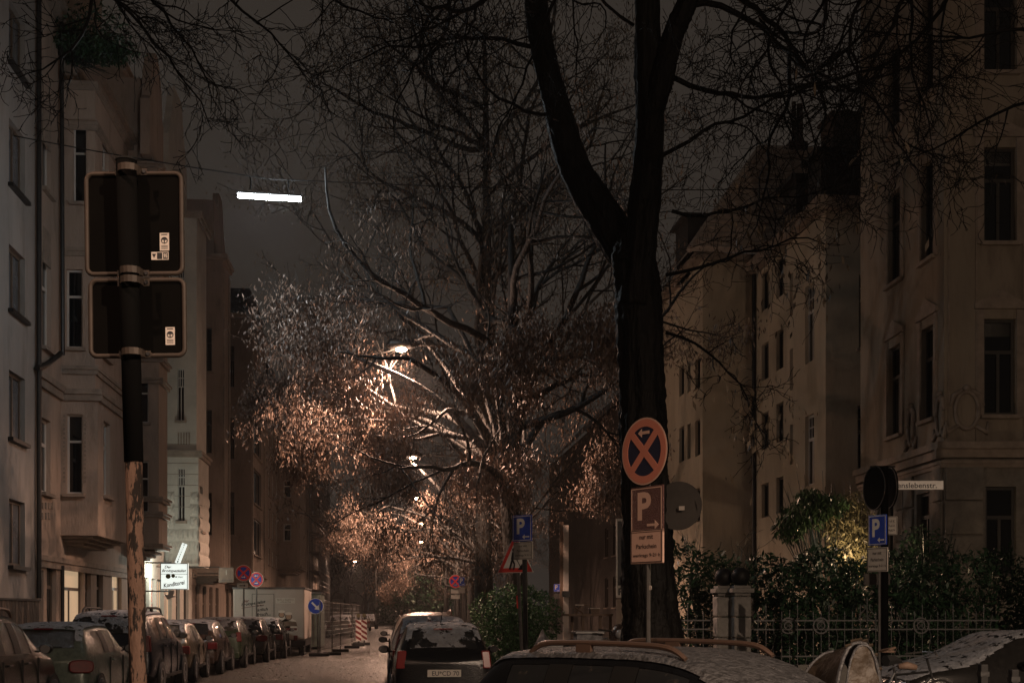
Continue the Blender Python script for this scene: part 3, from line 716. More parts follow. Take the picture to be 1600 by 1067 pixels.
for k in range(17):     # stepped tile courses
    f0, f1 = k / 17, (k + 1) / 17
    a0 = e0.lerp(pk, f0); b0 = e1.lerp(Vector((rg_.x + 2, pk.y, pk.z)), f0); a1 = e0.lerp(pk, f1); b1 = e1.lerp(Vector((rg_.x + 2, pk.y, pk.z)), f1)
    o1 = Vector((0, -.17, .13)); o2 = Vector((0, -.012, .012))
    n = 46; vs = []
    for i in range(n + 1):
        w_ = .025 * math.sin(i * math.pi)  ; bz = Vector((0, 0, .03 * (i % 2)))
        vs += [a0.lerp(b0, i / n) + Vector((0, -.02, -.01)), a0.lerp(b0, i / n) + o1 + bz, a1.lerp(b1, i / n) + o2 + bz]
    tr.add(vs, [(3 * i, 3 * i + 3, 3 * i + 4, 3 * i + 1) for i in range(n)] + [(3 * i + 1, 3 * i + 4, 3 * i + 5, 3 * i + 2) for i in range(n)])
tr.tube([e0 + U * .05, pk + U * .08], .12, 6); tr.tube([pk + U * .06, Vector((rg_.x + 2, pk.y, pk.z + .06))], .1, 6)
tr.build('tile_courses', 'tile', ro)
d = MB(); p = pix(1078, 395, Y=YA + 2); d.box((p.x - .2, YA + 1.5, zA), (p.x + 1.2, YA + 3.5, pix(1078, 345, Y=YA + 2).z)); d.box((p.x - .4, YA + 1.3, pix(1078, 345, Y=YA + 2).z), (p.x + 1.2, YA + 3.7, pix(1078, 341, Y=YA + 2).z)); d.build('dormer', 'slate', ro)
ch = MB(); p = pix(1245, 238, Y=YA + 4); q = pix(1245, 160, Y=YA + 4)
ch.box((p.x - .35, p.y - .3, p.z - .6), (p.x + .35, p.y + .3, p.z + .35)); ch.tube([(p.x - .12, p.y, p.z), (p.x - .12, p.y, q.z)], .09, 8); ch.tube([(p.x + .12, p.y, p.z), (p.x + .12, p.y, q.z - .1)], [.15, .12], 10)
ch.build('chimney', 'chimney', b.root)
# far right dark house row behind the trees
b = Bld('shaded_house', 'dark unlit house behind the tree row, right of the hedge bush', (18.5, 80, 0), 'wall_shade')
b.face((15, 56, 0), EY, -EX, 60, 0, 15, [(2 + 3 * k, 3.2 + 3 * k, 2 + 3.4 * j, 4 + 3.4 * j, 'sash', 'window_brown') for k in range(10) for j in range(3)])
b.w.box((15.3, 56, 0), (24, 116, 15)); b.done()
r = MB(); r.add([(14.7, 55.5, 15), (14.7, 116, 15), (18, 116, 18.5), (18, 55.5, 18.5), (24, 55.5, 15), (24, 116, 15)], [(0, 3, 2, 1), (0, 4, 3), (3, 4, 5, 2)]); r.build('roof', 'slate', b.root)

exec_marker = 1
# ------------------------------------------------------------------ lamps (visible ones, and assumed unseen street lamps added behind and beside the camera)
def point(name, loc, W_, colr, rad=.09, parent=None):
    l = bpy.data.lights.new(name, 'POINT'); l.energy = W_; l.color = colr; l.shadow_soft_size = rad
    o = bpy.data.objects.new(name, l); col.objects.link(o)
    if parent is not None: o.parent = parent; o.location = root_inv(parent) @ Vector(loc)
    else: o.location = loc
    return o
def street_lamp(head, polex, W_, colr, label, r=.15, glow=True):
    x, y, z = head
    t = thing('street_lamp', label, 'street lamp', (polex, y + .3, .12), 0, 'sodium street lamps along the road')
    p = MB(); p.tube([(polex, y + .3, .12), (polex, y + .3, z - 1)], [.06, .045], 8); p.build('pole', 'pole_grey', t)
    s_ = 1 if x > polex else -1
    p = MB(); p.tube([(polex, y + .3, z - 1), (polex + s_ * .2, y + .25, z - .25), (polex + s_ * .7, y + .1, z + .1), (x - s_ * .35, y, z + .12)], .035, 6); p.build('arm', 'pole_grey', t)
    p = MB(); p.tube([(x - s_ * .4, y, z + .12), (x - s_ * .2, y, z + .14), (x + s_ * .25, y, z + .12), (x + s_ * .36, y, z + .09)], [.06, .13, .13, .05], 8)
    h = p.build('lamp_housing', 'dark_metal', t, smooth=True)
    p = MB(); p.ball((x, y, z), r, 12, 8, .42); p.build('lamp_glass', 'sodium_glow', h, smooth=True)
    sl = bpy.data.lights.new('lamp_light', 'SPOT'); sl.energy = W_ * 2.2; sl.color = colr; sl.shadow_soft_size = .08; sl.spot_size = R(166); sl.spot_blend = .55
    so = bpy.data.objects.new('lamp_light', sl); col.objects.link(so); so.parent = t; so.location = root_inv(t) @ Vector((x, y, z - .18))
    point('lamp_glow', (x, y, z - .19), W_ * .16, colr, .06, t)
LP = [(627, 546, 65, 1750, 'nearest glowing street lamp, among the orange lit leaves'), (645, 715, 38, 1900, 'second glowing street lamp, below the forked lit branch'),
      (651, 778, 28, 1700, 'third glowing street lamp, just above a bare arching branch'), (658, 818, 22, 2000, 'fourth lamp of the row, a small glow under the arching branch'),
      (658, 846, 17.5, 1000, 'fifth lamp of the row, smallest glow lowest in the leaves'), (614, 863, 14.8, 900, 'lone glowing lamp right of the brightest far lamp'),
      (555, 877, 12.6, 1900, 'bright far lamp over the road end, left of the others')]
for i, (px, py, s_, w_, lb) in enumerate(LP):
    p = pix(px, py, s=s_); street_lamp(tuple(p), p.x + (3.0 if i < 5 else 2.6), w_, SODIUM, lb, r=.14 + .012 * i)
street_lamp((-3.2, 2.5, 7.8), -5.6, 420, (1, .62, .43), 'assumed unseen street lamp on the near left corner, above and left of the picture')  # out of view, assumed from the orange light on the sign faces
street_lamp((9.5, -8.0, 9.5), 12.0, 14500, (1, .72, .52), 'assumed unseen street lamp on the near right corner behind the camera, added to light the right houses')  # assumed lamp, never in view, added strong to brighten the right house fronts
# suspended tube lamp
def wire(pts, r=.011, n=40):
    out = []
    for i in range(len(pts) - 1):
        a, b_ = Vector(pts[i]), Vector(pts[i + 1])
        for k in range(n): out.append(a.lerp(b_, k / n) - Vector((0, 0, math.sin(math.pi * k / n) * (a - b_).length * .006)))
    out.append(Vector(pts[-1])); return out
ta, tb = pix(372, 305.5, s=75), pix(470, 311.5, s=74)
t = thing('hanging_lamp', 'long white glowing tube lamp hanging from a wire across the street', 'hanging lamp', ((ta + tb) / 2))
m = MB(); m.tube([ta, tb], .05, 10); m.build('tube', 'tube_glow', t, smooth=True)
m = MB(); d_ = (tb - ta).normalized(); m.obox(ta - d_ * .03 + Vector((0, -.03, .056)), (tb - ta) + d_ * .06, Vector((0, .06, 0)), Vector((0, 0, .03)))
for f_ in (.2, .8): q = ta.lerp(tb, f_); m.tube([q + Vector((0, 0, .14)), q + Vector((0, 0, .38))], .02, 5)
m.build('lamp_housing', 'dark_metal', t)
al = bpy.data.lights.new('tube_light', 'AREA'); al.shape = 'RECTANGLE'; al.size = 1.3; al.size_y = .14; al.energy = 16; al.color = WHITE
ao = bpy.data.objects.new('tube_light', al); col.objects.link(ao); ao.parent = t; ao.location = (0, 0, -.09); ao.rotation_euler = (0, 0, -TH)
point('tube_side_light', (ta + tb) / 2 - Vector((0, 0, .12)), 300, WHITE, .1, t)
wl = MB(); q0 = pix(-60, 196, s=66); q1 = ta.lerp(tb, .5) + Vector((0, 0, .38)); q2 = pix(1100, 297, s=62); q3 = pix(1700, 272, s=52); wl.tube(wire([q0, q1]) + wire([q1, q2, q3])[1:], .013, 4)
tag(wl.build('span_wire', 'dark_metal'), 'thin black wire across the street that carries the white tube lamp', 'wire')
wl = MB(); wl.tube(wire([pix(-40, 316, s=70), pix(150, 418, s=55), pix(400, 536, s=27)]), .013, 4)
tag(wl.build('span_wire', 'zinc'), 'lower thin wire sloping down along the left houses', 'wire')

# ------------------------------------------------------------------ trees
TUBE_C = (ta + tb) / 2
def rv(r): 
    while True:
        v = Vector((r.uniform(-1, 1), r.uniform(-1, 1), r.uniform(-1, 1)))
        if .05 < v.length < 1: return v.normalized()
class Tree:
    def __init__(s, seed): s.r = random.Random(seed); s.mb = MB(); s.tips = []; s.budget = 9000
    def limb(s, p, d, L, r0, lvl, maxl, seg=.35, wig=.28, up=.05, kids=(5, 6, 5, 4), ang=(35, 70), ratio=.55, leaf=.0, twig=.006):
        if s.budget <= 0: return
        if (p - TUBE_C).length < L * .75 + .8: return        # cut back round the hanging lamp
        s.budget -= 1; r = s.r; n = max(3, int(L / seg)); st = L / n; pts = [p.copy()]; rs = [r0]; d = d.normalized()
        for i in range(n):
            d = (d + rv(r) * wig + Vector((0, 0, up))).normalized(); p = p + d * st; pts.append(p.copy())
            rs.append(max(twig * .7, r0 * (1 - .8 * (i + 1) / n)))
        s.mb.tube(pts, rs, 8 if r0 > .06 else (5 if r0 > .018 else 3), cap=False)
        if lvl >= maxl - 1: s.tips += pts[1:]
        if lvl < maxl:
            k = kids[min(lvl, len(kids) - 1)]
            for i in range(k):
                f = .22 + .78 * (i + r.random()) / k; idx = min(n - 1, int(f * n)); q = pts[idx].lerp(pts[idx + 1], f * n - idx if f * n - idx <= 1 else 1)
                dd = (pts[min(idx + 1, n)] - pts[idx]).normalized(); a = R(r.uniform(*ang)); ax = rv(r); ax = (ax - dd * ax.dot(dd)).normalized()
                nd = dd * math.cos(a) + ax * math.sin(a)
                s.limb(q, nd, L * ratio * r.uniform(.7, 1.25) * (1.1 - .35 * f), max(twig, min(rs[idx] * .7, r0 * .5)), lvl + 1, maxl, seg * .75, wig * 1.1, up, kids, ang, ratio, leaf, twig)
def leaves_at(tips, n, spread, seed):
    rg = np.random.default_rng(seed); T_ = np.array([tuple(t) for t in tips]); i = rg.integers(0, len(T_), n); return T_[i] + rg.normal(size=(n, 3)) * spread

# foreground forked tree
ft = thing('forked_tree', 'big dark forked tree whose wet trunk stands behind the round no stopping sign', 'tree', (pix(1015, 1000, s=125).x, pix(1015, 1000, s=125).y, .1))
T1 = Tree(3)
def P5(px, py, s=125): return pix(px, py, s=s)
def smooth_pts(kp, kr, n=6):
    out, ro = [], []
    for i in range(len(kp) - 1):
        a, b_ = kp[i], kp[i + 1]; pa = kp[max(i - 1, 0)]; pb = kp[min(i + 2, len(kp) - 1)]
        for k in range(n):
            t = k / n; t2, t3 = t * t, t * t * t
            out.append(.5 * ((2 * a) + (b_ - pa) * t + (2 * pa - 5 * a + 4 * b_ - pb) * t2 + (3 * a - pa - 3 * b_ + pb) * t3)); ro.append(kr[i] + (kr[i + 1] - kr[i]) * t)
    out.append(kp[-1]); ro.append(kr[-1]); return out, ro
def knobby(pts, rs, amp, seed):
    r = random.Random(seed); return pts, [x * (1 + amp * (r.random() - .5)) for x in rs]
trunk, tr_ = smooth_pts([P5(1018, 1165), P5(1018, 1010), P5(1013, 900), P5(1008, 760), P5(1003, 620), P5(998, 480), P5(990, 400), P5(988, 350)], [.52, .38, .325, .295, .285, .29, .27, .10])
def ridges(sd, am=.07):
    r = random.Random(sd); ph = [r.uniform(0, 6.3) for _ in range(8)]
    return lambda i, t: 1 + am * (math.sin(11 * t + ph[0] + .35 * math.sin(i * .9 + ph[1])) * .5 + math.sin(5 * t + ph[2] + i * .25) * .5 + .45 * math.sin(17 * t + ph[3] + i * 1.7) + .35 * math.sin(i * 2.3 + 3 * t + ph[4]))
def dense(P_, R_, k=4):
    return smooth_pts([Vector(p) for p in P_], R_, k)
T1.mb.tube(*dense(*knobby(trunk, tr_, .05, 1), 3), n=56, rf=ridges(1))
l1, lr1 = smooth_pts([P5(1003, 440, 122), P5(950, 350, 122), P5(900, 265, 121), P5(868, 160, 120), P5(845, 60, 119), P5(830, -60, 118), P5(800, -260, 117)], [.22, .24, .20, .165, .155, .145, .12])
T1.mb.tube(*dense(*knobby(l1, lr1, .08, 2), 2), n=40, rf=ridges(2))
l2, lr2 = smooth_pts([P5(990, 480, 126), P5(1006, 330, 126), P5(1015, 200, 127), P5(1013, 100, 127), P5(1010, -40, 128), P5(1000, -300, 128)], [.2, .20, .165, .165, .14, .11])
T1.mb.tube(*dense(*knobby(l2, lr2, .08, 3), 2), n=40, rf=ridges(3))
l3, lr3 = smooth_pts([P5(1016, 190, 127), P5(1032, 130, 128), P5(1050, 60, 128), P5(1072, 10, 129), P5(1110, -80, 130), P5(1200, -240, 130)], [.13, .15, .13, .12, .11, .08])
T1.mb.tube(*dense(*knobby(l3, lr3, .08, 4), 2), n=36, rf=ridges(4))
r_ = random.Random(11)
for (px, py, s_, dx, dz, L, r0) in [(1030, 120, 127, 1.0, .1, 3.6, .045), (1075, 10, 129, 1.0, -.05, 4.5, .05), (1100, -60, 129, 1, -.35, 4.5, .055), (1150, -160, 130, 1, -.7, 5, .05), (1050, 330, 125, 1, -.1, 2.3, .03),
      (1015, 250, 126, 1, .25, 3.0, .035), (850, 80, 119, -1, .1, 3.0, .04), (870, 180, 120, -1, -.1, 2.4, .03), (830, -40, 118, -1, -.45, 4.0, .05), (815, -140, 117, -1, -.7, 4.5, .05),
      (1000, -100, 128, -.6, -.8, 3.5, .04), (1040, 430, 125, 1, -.15, 2.2, .03), (1040, 520, 125, 1, -.3, 2.0, .025), (1180, -200, 130, 1, -.9, 4.6, .05), (990, 40, 127, -.9, .4, 2.4, .03)]:
    T1.limb(P5(px, py, s_), Vector((dx, r_.uniform(-.5, .3), dz)), L, r0 * .85, 0, 3, .2, .36, -.03, (8, 5, 3), (25, 75), .5, twig=.0055)
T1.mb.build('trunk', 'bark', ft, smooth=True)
cr_ = leaf_mesh('crown', leaves_at([t for t in T1.tips if t.z < 6.5], 450, .10, 5), .10, .3, .75, 'leaf_dark', ft, 6)
# overhanging bare trees whose trunks stand beside the picture
def side_tree(name, label, base, starts, seed, kids=(8, 5, 3)):
    t = thing(name, label, 'tree', base); T = Tree(seed); b0 = Vector(base)
    top = b0 + Vector((0, 0, 7.5)); T.mb.tube([b0, b0 + Vector((.05, 0, 3)), top, top + Vector((0, .3, 3))], [.3, .22, .2, .12], 10)
    for (px, py, s_, dv, L, r0) in starts:
        q = pix(px, py, s=s_); mid = top.lerp(q, .5) + Vector((0, 0, .8))
        T.mb.tube(smooth_pts([top + Vector((0, 0, .3)), mid, q], [.09, .06, r0], 5)[0], smooth_pts([top, mid, q], [.09, .06, r0], 5)[1], 7)
        T.limb(q, Vector(dv), L, r0 * .75, 0, 3, .18, .36, -.04, kids, (25, 75), .52, twig=.0052)
    T.mb.build('trunk', 'bark', t, smooth=True); return T, t
side_tree('bare_tree', 'bare tree at the left whose wet twigs hang in from the top left corner', (-6.2, 12.5, .12),
          [(-40, -60, 150, (1, .1, .0), 2.2, .035), (60, -80, 150, (1, .2, -.35), 2.6, .035), (200, -70, 150, (.4, .2, -.7), 2.0, .035), (330, -80, 148, (.7, .1, -.6), 1.9, .03),
           (420, -60, 146, (.6, .1, -.8), 2.1, .03), (560, -60, 146, (.8, .1, -.45), 1.8, .028), (100, -20, 140, (.6, .3, -.2), 1.6, .028), (140, -30, 150, (.3, .1, -.9), 1.5, .03), (690, -60, 146, (.9, 0, -.5), 1.6, .025), (160, -60, 130, (.2, .1, -1), 1.3, .03)], 21)
side_tree('bare_tree', 'bare tree at the right whose twigs cross the stucco corner house', (11.0, 12.2, .12),
          [(1640, -40, 150, (-1, .1, -.15), 2.6, .045), (1560, -70, 150, (-1, .2, -.3), 2.8, .04), (1460, -60, 148, (-.6, .2, -.5), 2.4, .038), (1380, -60, 146, (-.7, .1, -.6), 2.4, .035),
           (1290, -60, 146, (-.5, .1, -.7), 2.2, .03), (1640, 60, 150, (-1, .1, -.05), 2.0, .03), (1640, 160, 150, (-1, .1, .1), 1.8, .028), (1420, -20, 140, (.3, .1, -.7), 2.0, .03), (1200, -50, 140, (-.2, 0, -.9), 2.0, .026)], 22, (9, 6, 3))

HEADS = [np.array(tuple(pix(a[0], a[1], s=a[2]))) for a in LP]
def prune(C):            # drops leaves round each lamp and on the camera's line to it
    keep = np.ones(len(C), bool); c0 = np.array([0, 0, H])
    for h_ in HEADS:
        d = h_ - c0; L_ = np.linalg.norm(d); d /= L_; q = C - c0; a = q @ d; dist = np.linalg.norm(q - a[:, None] * d, axis=1); keep &= ~((dist < .22) & (a < L_) & (a > L_ - 12)) & (np.linalg.norm(C - h_, axis=1) > .65)
    return C[keep]
# street trees with hanging brown leaves
def street_tree(base, label, seed, Ht, kp, crown_r, leaves, trunk_r=.25, lean=(0, 0), up=.02, maxl=3, hang=-.02, group='leafy trees along the right side of the street', extra=(), twigr=.007, dens=.10):
    t = thing('street_tree', label, 'tree', base, 0, group); T = Tree(seed); b0 = Vector(base); r = T.r
    fork = b0 + Vector((lean[0], lean[1], Ht * .38))
    T.mb.tube(*smooth_pts([b0, b0 + Vector((lean[0] * .3, lean[1] * .3, Ht * .18)), fork, fork + Vector((.1, 0, Ht * .22)), fork + Vector((.05, .2, Ht * .48))], [trunk_r * 1.4, trunk_r, trunk_r * .85, trunk_r * .6, trunk_r * .2], 5), n=10)
    for k in range(kp):
        a = 2 * math.pi * (k + r.random() * .5) / kp; el = r.uniform(.05, 1.1); z = r.uniform(-.1, .38) * Ht
        T.limb(fork + Vector((0, 0, z)), Vector((math.cos(a), math.sin(a), el)), crown_r * r.uniform(.75, 1.1), trunk_r * .38, 0, maxl, .42, .22, up, (6, 5, 4, 3), (30, 65), .5, twig=twigr)
    for (q, d, L, r0, n) in extra:
        q = Vector(q); T.mb.tube(*smooth_pts([fork, fork.lerp(q, .5) + Vector((0, 0, .5)), q], [trunk_r * .5, r0 * 1.4, r0], 5), n=7)
        T.limb(q, Vector(d), L, r0, 0, 3, .3, .3, -.01, (7, 6, 5), (30, 75), .55, twig=.006)
    tr = T.mb.build('trunk', 'bark_light', t, smooth=True)
    zc_ = b0.z + Ht * .30 + 4.2; C = prune(leaves_at([q for q in T.tips if q.z < zc_ or T.r.random() < dens], leaves, .15, seed)); leaf_mesh('crown', C, .105, .27, .62, 'leaf_brown' if dens < 1 else 'leaf_dark', t, seed)
    return t, T
bt = pix(812, 1010, s=66)
xt = []
for (px, py, s_, d, L, r0) in [(640, 640, 62, (-1, -.1, .1), 2.6, .06), (560, 560, 66, (-1, 0, -.1), 2.4, .05), (560, 640, 60, (-1, .1, -.2), 2.2, .045), (640, 560, 70, (-1, -.4, .1), 2.4, .05), (700, 640, 68, (-.3, -.6, -.3), 2.2, .05),
                               (760, 560, 70, (-.2, -.6, -.1), 2.4, .05), (850, 560, 72, (.5, -.3, -.2), 2.4, .05), (700, 480, 66, (-.8, 0, .2), 2.6, .05), (900, 640, 66, (.6, 0, -.3), 2.2, .05), (780, 660, 66, (.2, -.3, -.5), 2.0, .04),
                               (600, 470, 64, (-.9, .1, .15), 2.2, .04), (840, 450, 66, (.4, -.2, .2), 2.6, .05), (500, 620, 58, (-.9, 0, -.3), 1.6, .03), (610, 600, 52, (-.8, 0, -.1), 2.4, .04), (660, 520, 52, (-.6, 0, 0), 2.4, .04)]:
    xt.append((tuple(pix(px, py, s=s_)), d, L, r0, 0))
bt.z = .12
st2, T2 = street_tree(tuple(bt), 'broad tree with orange lit hanging leaves round the nearest street lamp', 31, 12.5, 11, 6.3, 85000, .27, (-.25, 0), .03, 3, extra=xt)
# dark upper bare crown
up_ = [('tall bare crowned tree between the leafy tree and the forked tree', pix(755, 1000, s=55), 41, 21, 7.0, 30000)]
for lb, p, sd, hh, cr, nl in up_:
    p.z = .12; street_tree(tuple(p), lb, sd, hh, 20, cr, nl, .22, (0, 0), .05, 3, twigr=.011, dens=1)
rowt = [(4.3, 53, 51, 9.5, 5.5, 26000, 'leafy tree beside the second street lamp', [((1.0, 53, 8), (-1, -.1, -.1), 2.6, .05, 0), ((.2, 55, 6.2), (-1, 0, -.2), 2.4, .05, 0), ((1.8, 54, 5.2), (-.8, -.3, -.4), 2.2, .04, 0)]),
        (4.9, 72, 52, 9.5, 5.5, 24000, 'leafy tree beside the third street lamp with an arching bare branch', [((1, 73, 7.2), (-1, 0, -.1), 3, .06, 0), ((0, 75, 5.4), (-1, 0, .1), 3, .05, 0), ((2, 74, 4.4), (-1, 0, -.2), 2.5, .05, 0)])]
for x, y, sd, hh, cr, nl, lb, ex in rowt: street_tree((x, y, .12), lb, sd, hh, 8, cr, nl, .24, (0, 0), .02, 3, extra=ex)
last, _ = street_tree((5.3, 93, .12), 'leafy tree beyond the third street lamp', 53, 9.5, 8, 5.5, 15000, .24)
for k, (x, y, lb) in enumerate([(5.6, 116, 'small far leafy tree near the fifth street lamp'), (4.8, 140, 'far tree in the dark by the end of the lamp row'), (6.2, 100, 'far tree whose crown fills the gap under the lamps')]):
    c = copy_tree(last); c.location = (x, y, .12); c.rotation_euler.z = 1.3 * k + 1; c['label'] = lb
# bare trees at the street end
tb_, _ = Tree(60), 0
t = thing('bare_tree', 'bare dark tree in front of the pale end house', 'tree', (-3.0, 205, 0), 0, 'bare trees closing the street end'); T = Tree(61)
T.mb.tube([(-3, 205, 0), (-3, 205, 5), (-2.8, 205, 9)], [.5, .35, .2], 8)
for k in range(9): T.limb(Vector((-3, 205, 3 + k * .8)), Vector((math.cos(k * 2.4), math.sin(k * 2.4), .9)), 6, .16, 0, 2, .9, .2, .06, (7, 6), (25, 55), .6, twig=.03)
T.mb.build('trunk', 'bark', t)
for k, (x, y, sc_, lb) in enumerate([(-9, 215, 1.25, 'bare tree left of the brightest far lamp'), (3, 222, 1.3, 'bare tree right of the bare tree before the pale house'), (-14, 225, 1.5, 'leftmost bare tree over the street end roofs'), (9, 210, 1.2, 'rightmost bare tree of the street end'), (-6, 212, 1.45, 'tallest bare tree above the street end')]):
    c = copy_tree(t); c.location = (x, y, 0); c.scale = (sc_,) * 3; c.rotation_euler.z = k + .5; c['label'] = lb

# haze
hz = MB(); hz.box((-45, -12, -1.4), (62, 262, 30))
ho = hz.build('haze', 'earth'); ho['kind'] = 'stuff'
hm = bpy.data.materials.new('haze'); hm.use_nodes = True; hm.node_tree.nodes.clear()
o_ = hm.node_tree.nodes.new('ShaderNodeOutputMaterial'); v_ = hm.node_tree.nodes.new('ShaderNodeVolumePrincipled')
v_.inputs['Color'].default_value = (.8, .8, .82, 1); v_.inputs['Density'].default_value = HAZE; v_.inputs['Anisotropy'].default_value = .72
hm.node_tree.links.new(v_.outputs[0], o_.inputs['Volume']); ho.data.materials.clear(); ho.data.materials.append(hm)
# ------------------------------------------------------------------ cars
# local car space: x = right, y = forward (rear bumper at y=0), z = up
def cage(L, W, Hh, kind):
    w = W / 2
    # station: (y, zbot, zbelt, ztop, roof half width factor, width factor, tag)
    if kind == 'hatch': St = [(0, .32, .62, .66, .80, .88, ''), (.03, .24, .86, .90, .82, .95, 'rw'), (.13, .22, .90, .965, .70, .98, 'q'), (.20, .2, .90, .985, .70, 1, 'g'), (.36, .2, .90, .998, .71, 1, 'p'), (.385, .2, .9, 1, .71, 1, 'g'),
                              (.58, .2, .88, .985, .70, 1, 'a'), (.60, .2, .87, .97, .70, 1, 'ws'), (.77, .2, .72, .735, .80, .99, 'h'), (.92, .24, .62, .65, .78, .93, 'h'), (.985, .3, .5, .54, .72, .84, 'h'), (1, .34, .42, .46, .7, .78, '')]
    elif kind == 'estate': St = [(0, .32, .6, .64, .84, .9, ''), (.02, .24, .84, .88, .84, .96, 'rw'), (.085, .22, .90, .965, .74, .99, 'q'), (.12, .2, .9, .985, .74, 1, 'g'), (.27, .2, .90, .998, .75, 1, 'p'), (.29, .2, .9, 1, .75, 1, 'g'),
                              (.44, .2, .9, 1, .75, 1, 'p'), (.46, .2, .89, 1, .75, 1, 'g'), (.60, .2, .87, .97, .74, 1, 'ws'), (.74, .2, .70, .715, .80, .99, 'h'), (.92, .24, .62, .65, .78, .93, 'h'), (.985, .3, .5, .54, .72, .84, 'h'), (1, .34, .42, .46, .7, .78, '')]
    out = []
    belt = .655
    for (y, zb, zl, zt, rf, wf, tg) in St:
        ztop = zt * Hh
        if tg in ('rw',): zl_ = min(zl, .66) * Hh; rt = .72 * Hh; gl = False
        elif tg in ('q', 'g', 'p', 'a', 'ws') : zl_ = belt * Hh; rt = ztop
        elif tg == 'h': zl_ = (min(zl, .62) - .02) * Hh if y > .8 else .62 * Hh; rt = (zt if y > .8 else .70) * Hh
        else: zl_ = min(zl, .52) * Hh; rt = min(zt, .58) * Hh
        out.append((y * L, zb * Hh * .75, zl_, rt, w * rf, w * wf, tg))
    return out
def make_car(L=3.9, W=1.68, Hh=1.47, kind='hatch', paintm='paint_black', glass='car_glass', snow=None, tail='side', plate=None, mirror_up=True, rack=None, loc=(0, 0), rz=0, label='', group=None, cat='car', name='parked_car', lamps='head', antenna=False, z=0.0, snowglass=False, tailm='tail_red'):
    t = thing(name, label, cat, (loc[0], loc[1], z), rz, group)
    S = cage(L, W, Hh, kind); nS = len(S); w = W / 2
    vs = []; fs = []; mi = []
    def ring(s):
        y, zb, zl, zt, rw, ww, tg = s
        pts = [(ww * .82, zb), (ww * .985, zb + .05), (ww, (zb + zl) * .52), (ww * .955, zl), (rw * 1.0 + .015, zt - .045 if tg in ('q', 'g', 'p', 'a', 'ws') else zt - .03), (rw * .86, zt), (rw * .4, zt + .018)]
        return [(x, y, z_) for x, z_ in pts] + [(-x, y, z_) for x, z_ in reversed(pts)]
    for s in S: vs += ring(s)
    K = 14
    for i in range(nS - 1):
        tg, tg2 = S[i][6], S[i + 1][6]
        for j in range(K):
            j2 = (j + 1) % K; fs.append((i * K + j, (i + 1) * K + j, (i + 1) * K + j2, i * K + j2))
            m = 0; jj = j if j < 7 else 12 - j
            if j == 13: m = 1
            elif jj == 0: m = 1
            elif jj == 3:
                if tg in ('g',) or (tg == 'q' and kind == 'hatch' and False): m = 3 if j < 7 else 4
                elif tg in ('p', 'q') and False: m = 1
                elif tg == 'p': m = 1
            elif jj in (5, 6) or j == 6:
                if tg == 'rw': m = 5
                if tg == 'ws': m = 6
            elif jj == 4 and tg in ('rw',): m = 0
            mi.append(m)
    for e, inv in ((0, True), (nS - 1, False)):
        for j in range(6):
            a, b_, c, d = e * K + j, e * K + j + 1, e * K + 12 - j, e * K + 13 - j
            f = (a, b_, c, d) if not inv else (a, d, c, b_)
            fs.append(f if inv is False else (a, b_, c, d)); mi.append(1 if j == 0 else 0)
    me = bpy.data.meshes.new('c'); me.from_pydata(vs, [], fs); me.update()
    for k in range(7): me.materials.append(M['rubber'])
    me.polygons.foreach_set('material_index', mi)
    bm = bmesh.new(); bm.from_mesh(me); bmesh.ops.recalc_face_normals(bm, faces=bm.faces); bm.to_mesh(me); bm.free()
    o = bpy.data.objects.new('c', me); col.objects.link(o); md = o.modifiers.new('s', 'SUBSURF'); md.levels = 3; md.render_levels = 3
    dg = bpy.context.evaluated_depsgraph_get(); ev = bpy.data.meshes.new_from_object(o.evaluated_get(dg)); bpy.data.objects.remove(o)
    parts = {0: ('body', paintm), 1: ('underbody', 'plastic_black'), 3: ('side_window', glass), 4: ('side_window', glass), 5: ('rear_window', 'frost' if snowglass else glass), 6: ('windscreen', glass)}
    V = [v.co.copy() for v in ev.vertices]; NV = [v.normal.copy() for v in ev.vertices]
    def groups(k):       # separate panes of one side
        fs_ = [p for p in ev.polygons if p.material_index == k]
        if k not in (3, 4): return [fs_]
        par = {}
        def fd(x):
            while par.setdefault(x, x) != x: x = par[x]
            return x
        for p in fs_:
            for v_ in p.vertices[1:]: par[fd(v_)] = fd(p.vertices[0])
        gr = {}
        for p in fs_: gr.setdefault(fd(p.vertices[0]), []).append(p)
        return list(gr.values())
    for k, gf in [(k, g_) for k in parts for g_ in groups(k)]:
        nm, mt = parts[k]; mb = MB(); mp = {}
        for p in gf:
            ids = []
            for vi in p.vertices:
                if vi not in mp: mp[vi] = len(mb.v); mb.v.append(tuple(V[vi] - (NV[vi] * .006 if k > 2 else Vector((0, 0, 0)))))
                ids.append(mp[vi])
            mb.f.append(tuple(ids)); mb.m.append(0)
        mb.build(nm, mt, t, smooth=True, world=False)
    if snow:      # snow sheet over the roof, ragged patches on the rear glass
        rg = random.Random(len(label))
        for nm_, mt_, test in (('snow', 'snow' if snow != 'frost' else 'frost', lambda p_, c: p_.material_index in (0, 6) and p_.normal.z > .7 and (c.z > Hh * .8 or snow == 'full')),
                               ('snow_patch', 'snow_patch', lambda p_, c: p_.material_index == 5 and snow in ('rear', 'full'))):
            mb = MB(); mp = {}
            for p in ev.polygons:
                c = sum((V[i] for i in p.vertices), Vector()) / len(p.vertices)
                if not test(p, c): continue
                ids = []
                for vi in p.vertices:
                    if vi not in mp: mp[vi] = len(mb.v); mb.v.append(tuple(V[vi] + NV[vi] * (.010 + .008 * rg.random())))
                    ids.append(mp[vi])
                mb.f.append(tuple(ids)); mb.m.append(0)
            mb.build(nm_, mt_, t, smooth=True, world=False)
    bpy.data.meshes.remove(ev); bpy.data.meshes.remove(me)
    # wheels
    rr = .30 if Hh < 1.55 else .34
